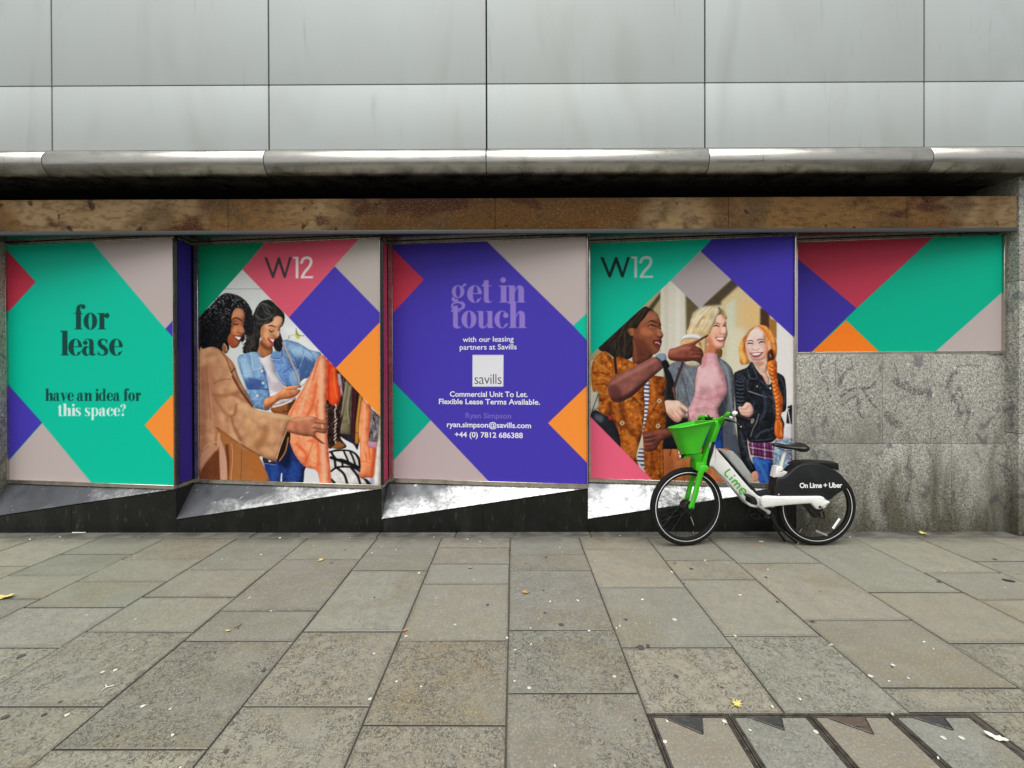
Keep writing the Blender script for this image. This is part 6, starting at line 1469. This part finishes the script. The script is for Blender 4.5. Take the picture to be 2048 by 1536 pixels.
# saddle: cross sections along its length (photo x, top row, bottom row, half width)
sec = [(1544.6, 888.5, 890.5, .008), (1546, 886.6, 892.6, .020), (1551, 886.0, 894.6, .026), (1560, 886.4, 897, .031), (1570, 888.2, 899, .038), (1580, 889.4, 899.6, .055), (1588, 888.6, 900.4, .080), (1594, 886.8, 903.8, .100), (1600, 885.2, 905.0, .105), (1604.5, 886, 902.6, .095), (1608, 889.5, 896.5, .075), (1609, 892.5, 894, .03)]
V = []; Fq = []; nn = 16
for (px, yt, yb, hw) in sec:
    a_, b_ = q(px, yt), q(px, yb); c_ = (a_ + b_) / 2; hh = (a_.z - b_.z) / 2
    for k_ in range(nn):
        g = 2 * math.pi * k_ / nn
        V.append(c_ + Vector((0, -math.sin(g) * hw, math.cos(g) * hh * (1 if math.cos(g) > 0 else .8))))
for j in range(len(sec) - 1):
    for k_ in range(nn): Fq.append([j * nn + k_, j * nn + (k_ + 1) % nn, (j + 1) * nn + (k_ + 1) % nn, (j + 1) * nn + k_])
Fq += [list(range(nn))[::-1], [(len(sec) - 1) * nn + k_ for k_ in range(nn)]]
obj('saddle', V, Fq, M['saddle'], bike, 80)
mb = MB()
for s in (-.022, .022): mb.tube([q(1558, 897, s), q(1570, 902, s), q(1582, 901, s)], .0035, 8)
mb.make('saddle_rails', M['blackmetal'], bike, 60)
# crank set, pedals, stand
mb = MB(); cc = q(*b2_(940, 700)[0], .0); cc.z += .0
ca = q(1524, 1026.5, 0)
ch = MB(); c_ = ca + Vector((0, .062, 0)); ch.ring(c_, (0, 1, 0), .072, [(-.006, -.002), (.005, -.0015), (.005, .0015), (-.006, .002)], 60)
for k_ in range(5):
    a_ = 2 * math.pi * k_ / 5; d_ = Vector((math.cos(a_), 0, math.sin(a_))); ch.tube([c_ + d_ * .015, c_ + d_ * .068], [.009, .006], 8, .4)
ch.tube([c_ - Vector((0, .01, 0)), c_ + Vector((0, .01, 0))], .02, 16); ch.make('chainring', M['blackmetal'], bike, 40)
mb = MB(); mb.tube([ca - Vector((0, .07, 0)), ca + Vector((0, .075, 0))], .021, 20); mb.make('bottom_bracket', M['blackmetal'], bike, 40)
e_ = q(*b2_(940, 695)[0], -.085); p_ = q(*b2_(640, 520)[0], -.10)
mb = MB(); mb.tube([e_, p_], [.0165, .012], 16, .7, up=(0, 1, 0)); mb.tube([e_ + Vector((0, -.012, 0)), e_ + Vector((0, .03, 0))], .017, 16); mb.make('crank_arm', M['steel'], bike, 50)
e2_ = ca + Vector((0, .085, 0)); p2_ = e2_ + (e_ - p_) * .95; p2_.y = e2_.y + .015
mb = MB(); mb.tube([e2_, p2_], [.015, .012], 12); mb.make('crank_arm', M['steel'], bike, 50)
def pedal(c_, s):
    pb = MB(); y0, y1 = sorted((c_.y, c_.y + s * .095)); pb.box(c_.x - .034, c_.x + .034, y0, y1, c_.z - .012, c_.z + .012, .005)
    return pb
pd = q(*b2_(620, 455)[0], -.115)
o = MB(); o.plate([q(x, y, -.205) for x, y in b2_(520, 372, 600, 360, 660, 378, 700, 430, 722, 500, 715, 548, 650, 552, 590, 535, 565, 500, 575, 440, 540, 400)], .09, .006); o.make('pedal', M['blackplastic'], bike, 50)
o = pedal(p2_, 1); o.make('pedal', M['blackplastic'], bike, 50)
ks = [q(*p, -.02) for p in b2_(1010, 730, 1040, 800, 1075, 900, 1120, 985)]
mb = MB(); mb.tube(ks, [.02, .022, .018, .015], 12); ft = q(*b2_(1580, 1385)[0], -.13)
f1 = G(*b2_(1580, 1400)[0]); f2 = G(*b2_(1310, 1350)[0])
mb.tube([ks[-1], ks[-1] * .5 + f1 * .5 + Vector((0, 0, -.004)), f1 + Vector((0, 0, .008))], [.011, .009, .010], 12)
mb.tube([ks[-1] + Vector((-.01, .03, -.005)), f2 + Vector((0, 0, .008))], [.010, .009], 12)
kst = mb.make('kickstand', M['blackmetal'], bike, 60)
mb = MB(); mb.tube([f1 + Vector((-.008, 0, .012)), f1 + Vector((.008, 0, .006))], [.010, .012], 12); mb.make('stand_foot', M['steel'], kst, 60)
# ------------------------------------------------------------------ fallen leaves and scraps
LEAFM = {'yellow': mat('yellow_leaf', (.62, .52, .16), .6, 0, [(60, 4, 0, (.45, .33, .08), .5, .7, .6, U1)]), 'brown': mat('brown_leaf', (.34, .21, .07), .7, 0, [(60, 4, 0, (.5, .38, .12), .5, .7, .6, U1)]),
         'orange': mat('orange_leaf', (.52, .22, .07), .6), 'pale': mat('pale_scrap', (.66, .64, .55), .6), 'black': mat('black_scrap', (.02, .02, .02), .6), 'twig': mat('dark_twig', (.09, .06, .035), .8)}
rl = random.Random(5)
def leaf(px, py, r, col, label, rot=0.0, star=True, sx=1.0):
    c = G(px, py); n = 20; V = []; 
    lobes = [1, .42, .8, .4, .95, .45, .75, .5, .6, .3, .55, .3, .6, .5, .75, .45, .95, .4, .8, .42] if star else [1, .93, .75, .6, .5, .45, .5, .6, .75, .93, 1, .9, .78, .6, .5, .44, .5, .58, .7, .9]
    ca, sa = math.cos(rot), math.sin(rot)
    for i in range(n):
        a = 2 * math.pi * i / n; rr = r * lobes[i] * rl.uniform(.88, 1.1); x, y = math.cos(a) * rr * sx, math.sin(a) * rr
        V.append(Vector((c.x + x * ca - y * sa, c.y + x * sa + y * ca, .006 + abs(x) * .25 + rl.uniform(0, .006))))
    top = [v.copy() for v in V]; ctr = Vector((c.x, c.y, .005)); th = Vector((0, 0, -.0012))
    VV = top + [v + th for v in top] + [ctr, ctr + th]
    Fq = [[i, (i + 1) % n, 2 * n] for i in range(n)] + [[n + (i + 1) % n, n + i, 2 * n + 1] for i in range(n)] + [[i, n + i, n + (i + 1) % n, (i + 1) % n] for i in range(n)]
    mb = MB(); mb.add(VV, Fq)
    if star: mb.tube([ctr + Vector((0, 0, .002)), ctr + Vector((-sa * 0 - ca * r * 1.2, -sa * r * 1.2, .003))], .0012, 5)
    o = mb.make('fallen_leaf', LEAFM[col]); tag(o, label, 'leaf', 'fallen leaves on the pavement')
leaf(1473, 1412, .030, 'yellow', 'yellow star shaped fallen leaf just behind the access covers', .4)
leaf(1050, 1187, .034, 'brown', 'crumpled brown and yellow leaf on the paving near the centre', 1.2)
leaf(1846, 1068, .040, 'yellow', 'yellow leaf lying against the foot of the granite wall', 2.0, True, 1.2)
leaf(1449, 1448, .014, 'pale', 'small pale leaf on the first brown stained access cover', .8)
leaf(641, 1122, .028, 'yellow', 'small yellow leaf on the paving below the clothes rack poster', .2)
leaf(940, 1137, .018, 'orange', 'small orange leaf on the far paving below the purple poster', .2, False)
leaf(810, 1263, .014, 'orange', 'orange leaf fragment stuck in a paving joint left of centre', .9, False)
leaf(455, 1264, .013, 'yellow', 'tiny yellow leaf fragment beside the dark forked twig', .1, False)
leaf(6, 1197, .050, 'yellow', 'long yellow leaf cut off by the left edge of the photo', .2, False, 1.3)
leaf(1992, 1479, .030, 'pale', 'long pale curled leaf at the right end of the access covers', -.6, False, 1.2)
def scrap(px, py, r, col='pale', label=None, sx=1.6, rot=None, name='litter_scrap', cat='litter', group='pale litter scraps on the pavement'):
    c = G(px, py); rot = rl.uniform(0, 3) if rot is None else rot; n = 7; V = []
    ca, sa = math.cos(rot), math.sin(rot)
    for i in range(n):
        a = 2 * math.pi * i / n; x, y = math.cos(a) * r * sx * rl.uniform(.7, 1.1), math.sin(a) * r * rl.uniform(.6, 1.1)
        V.append((c.x + x * ca - y * sa, c.y + x * sa + y * ca, .004 + rl.uniform(0, .004)))
    VV = V + [(x, y, .0025) for x, y, z in V]
    Fq = [list(range(n)), [2 * n - 1 - i for i in range(n)]] + [[i, n + i, n + (i + 1) % n, (i + 1) % n] for i in range(n)]
    o = obj(name, VV, Fq, LEAFM[col]); tag(o, label or 'tiny pale scrap of litter lying on the grey paving', cat, group)
scrap(2016, 1162, .022, 'black', 'torn black plastic scrap on the paving at far right', 1.8, -.5, group='dark litter on the pavement')
scrap(1523, 1084, .010, 'pale', 'pale scrap of paper on the ground under the bicycle between its wheels', 2.2, -.2)
scrap(1514, 1090, .006, 'orange', 'thin reddish scrap in front of the paper scrap under the bicycle', 4, .05, group='dark litter on the pavement')
scrap(155, 1066, .012, 'pale', 'long pale stick lying along the foot of the black plinth', 6, .02)
for (px, py) in ((744, 1107), (792, 1100), (522, 1110), (1124, 1105), (960, 1084), (868, 1075), (1178, 1263), (1062, 1290), (935, 1079), (1014, 1277), (1030, 1301), (1470, 1273), (1233, 1258), (1344, 1145), (1285, 1200), (1536, 1140), (1240, 1253), (1156, 1202), (1480, 1191), (1334, 1444), (1545, 1415), (1785, 1430), (1330, 1485), (1660, 1292), (1848, 1285), (1867, 1300), (1904, 1141), (1888, 1143), (838, 1147), (812, 1274), (286, 1414), (345, 1472), (1100, 1204), (1410, 1122), (231, 1342), (1600, 1400), (1778, 1364), (1110, 1534), (1876, 1518), (1500, 1462), (700, 1076), (560, 1077), (330, 1078), (120, 1075), (60, 1080), (1240, 1072), (1700, 1075)):
    scrap(px, py, rl.uniform(.0035, .0075))
def twig(px, py, L_, col, label, rot):
    c = G(px, py, .005); mb = MB()
    d = lambda a, l: Vector((math.cos(a) * l, math.sin(a) * l, .003))
    mb.tube([c, c + d(rot, L_)], .0022, 6); mb.tube([c, c + d(rot + 2.3, L_ * .7)], .002, 6); mb.tube([c, c + d(rot - 2.1, L_ * .8)], .002, 6)
    o = mb.make('fallen_twig', LEAFM[col]); tag(o, label, 'twig', 'fallen twigs on the pavement')
twig(475, 1254, .028, 'twig', 'dark forked twig on the paving left of centre', 1.3)
twig(214, 1374, .028, 'pale', 'pale dry twig on the near paving at left', .3)
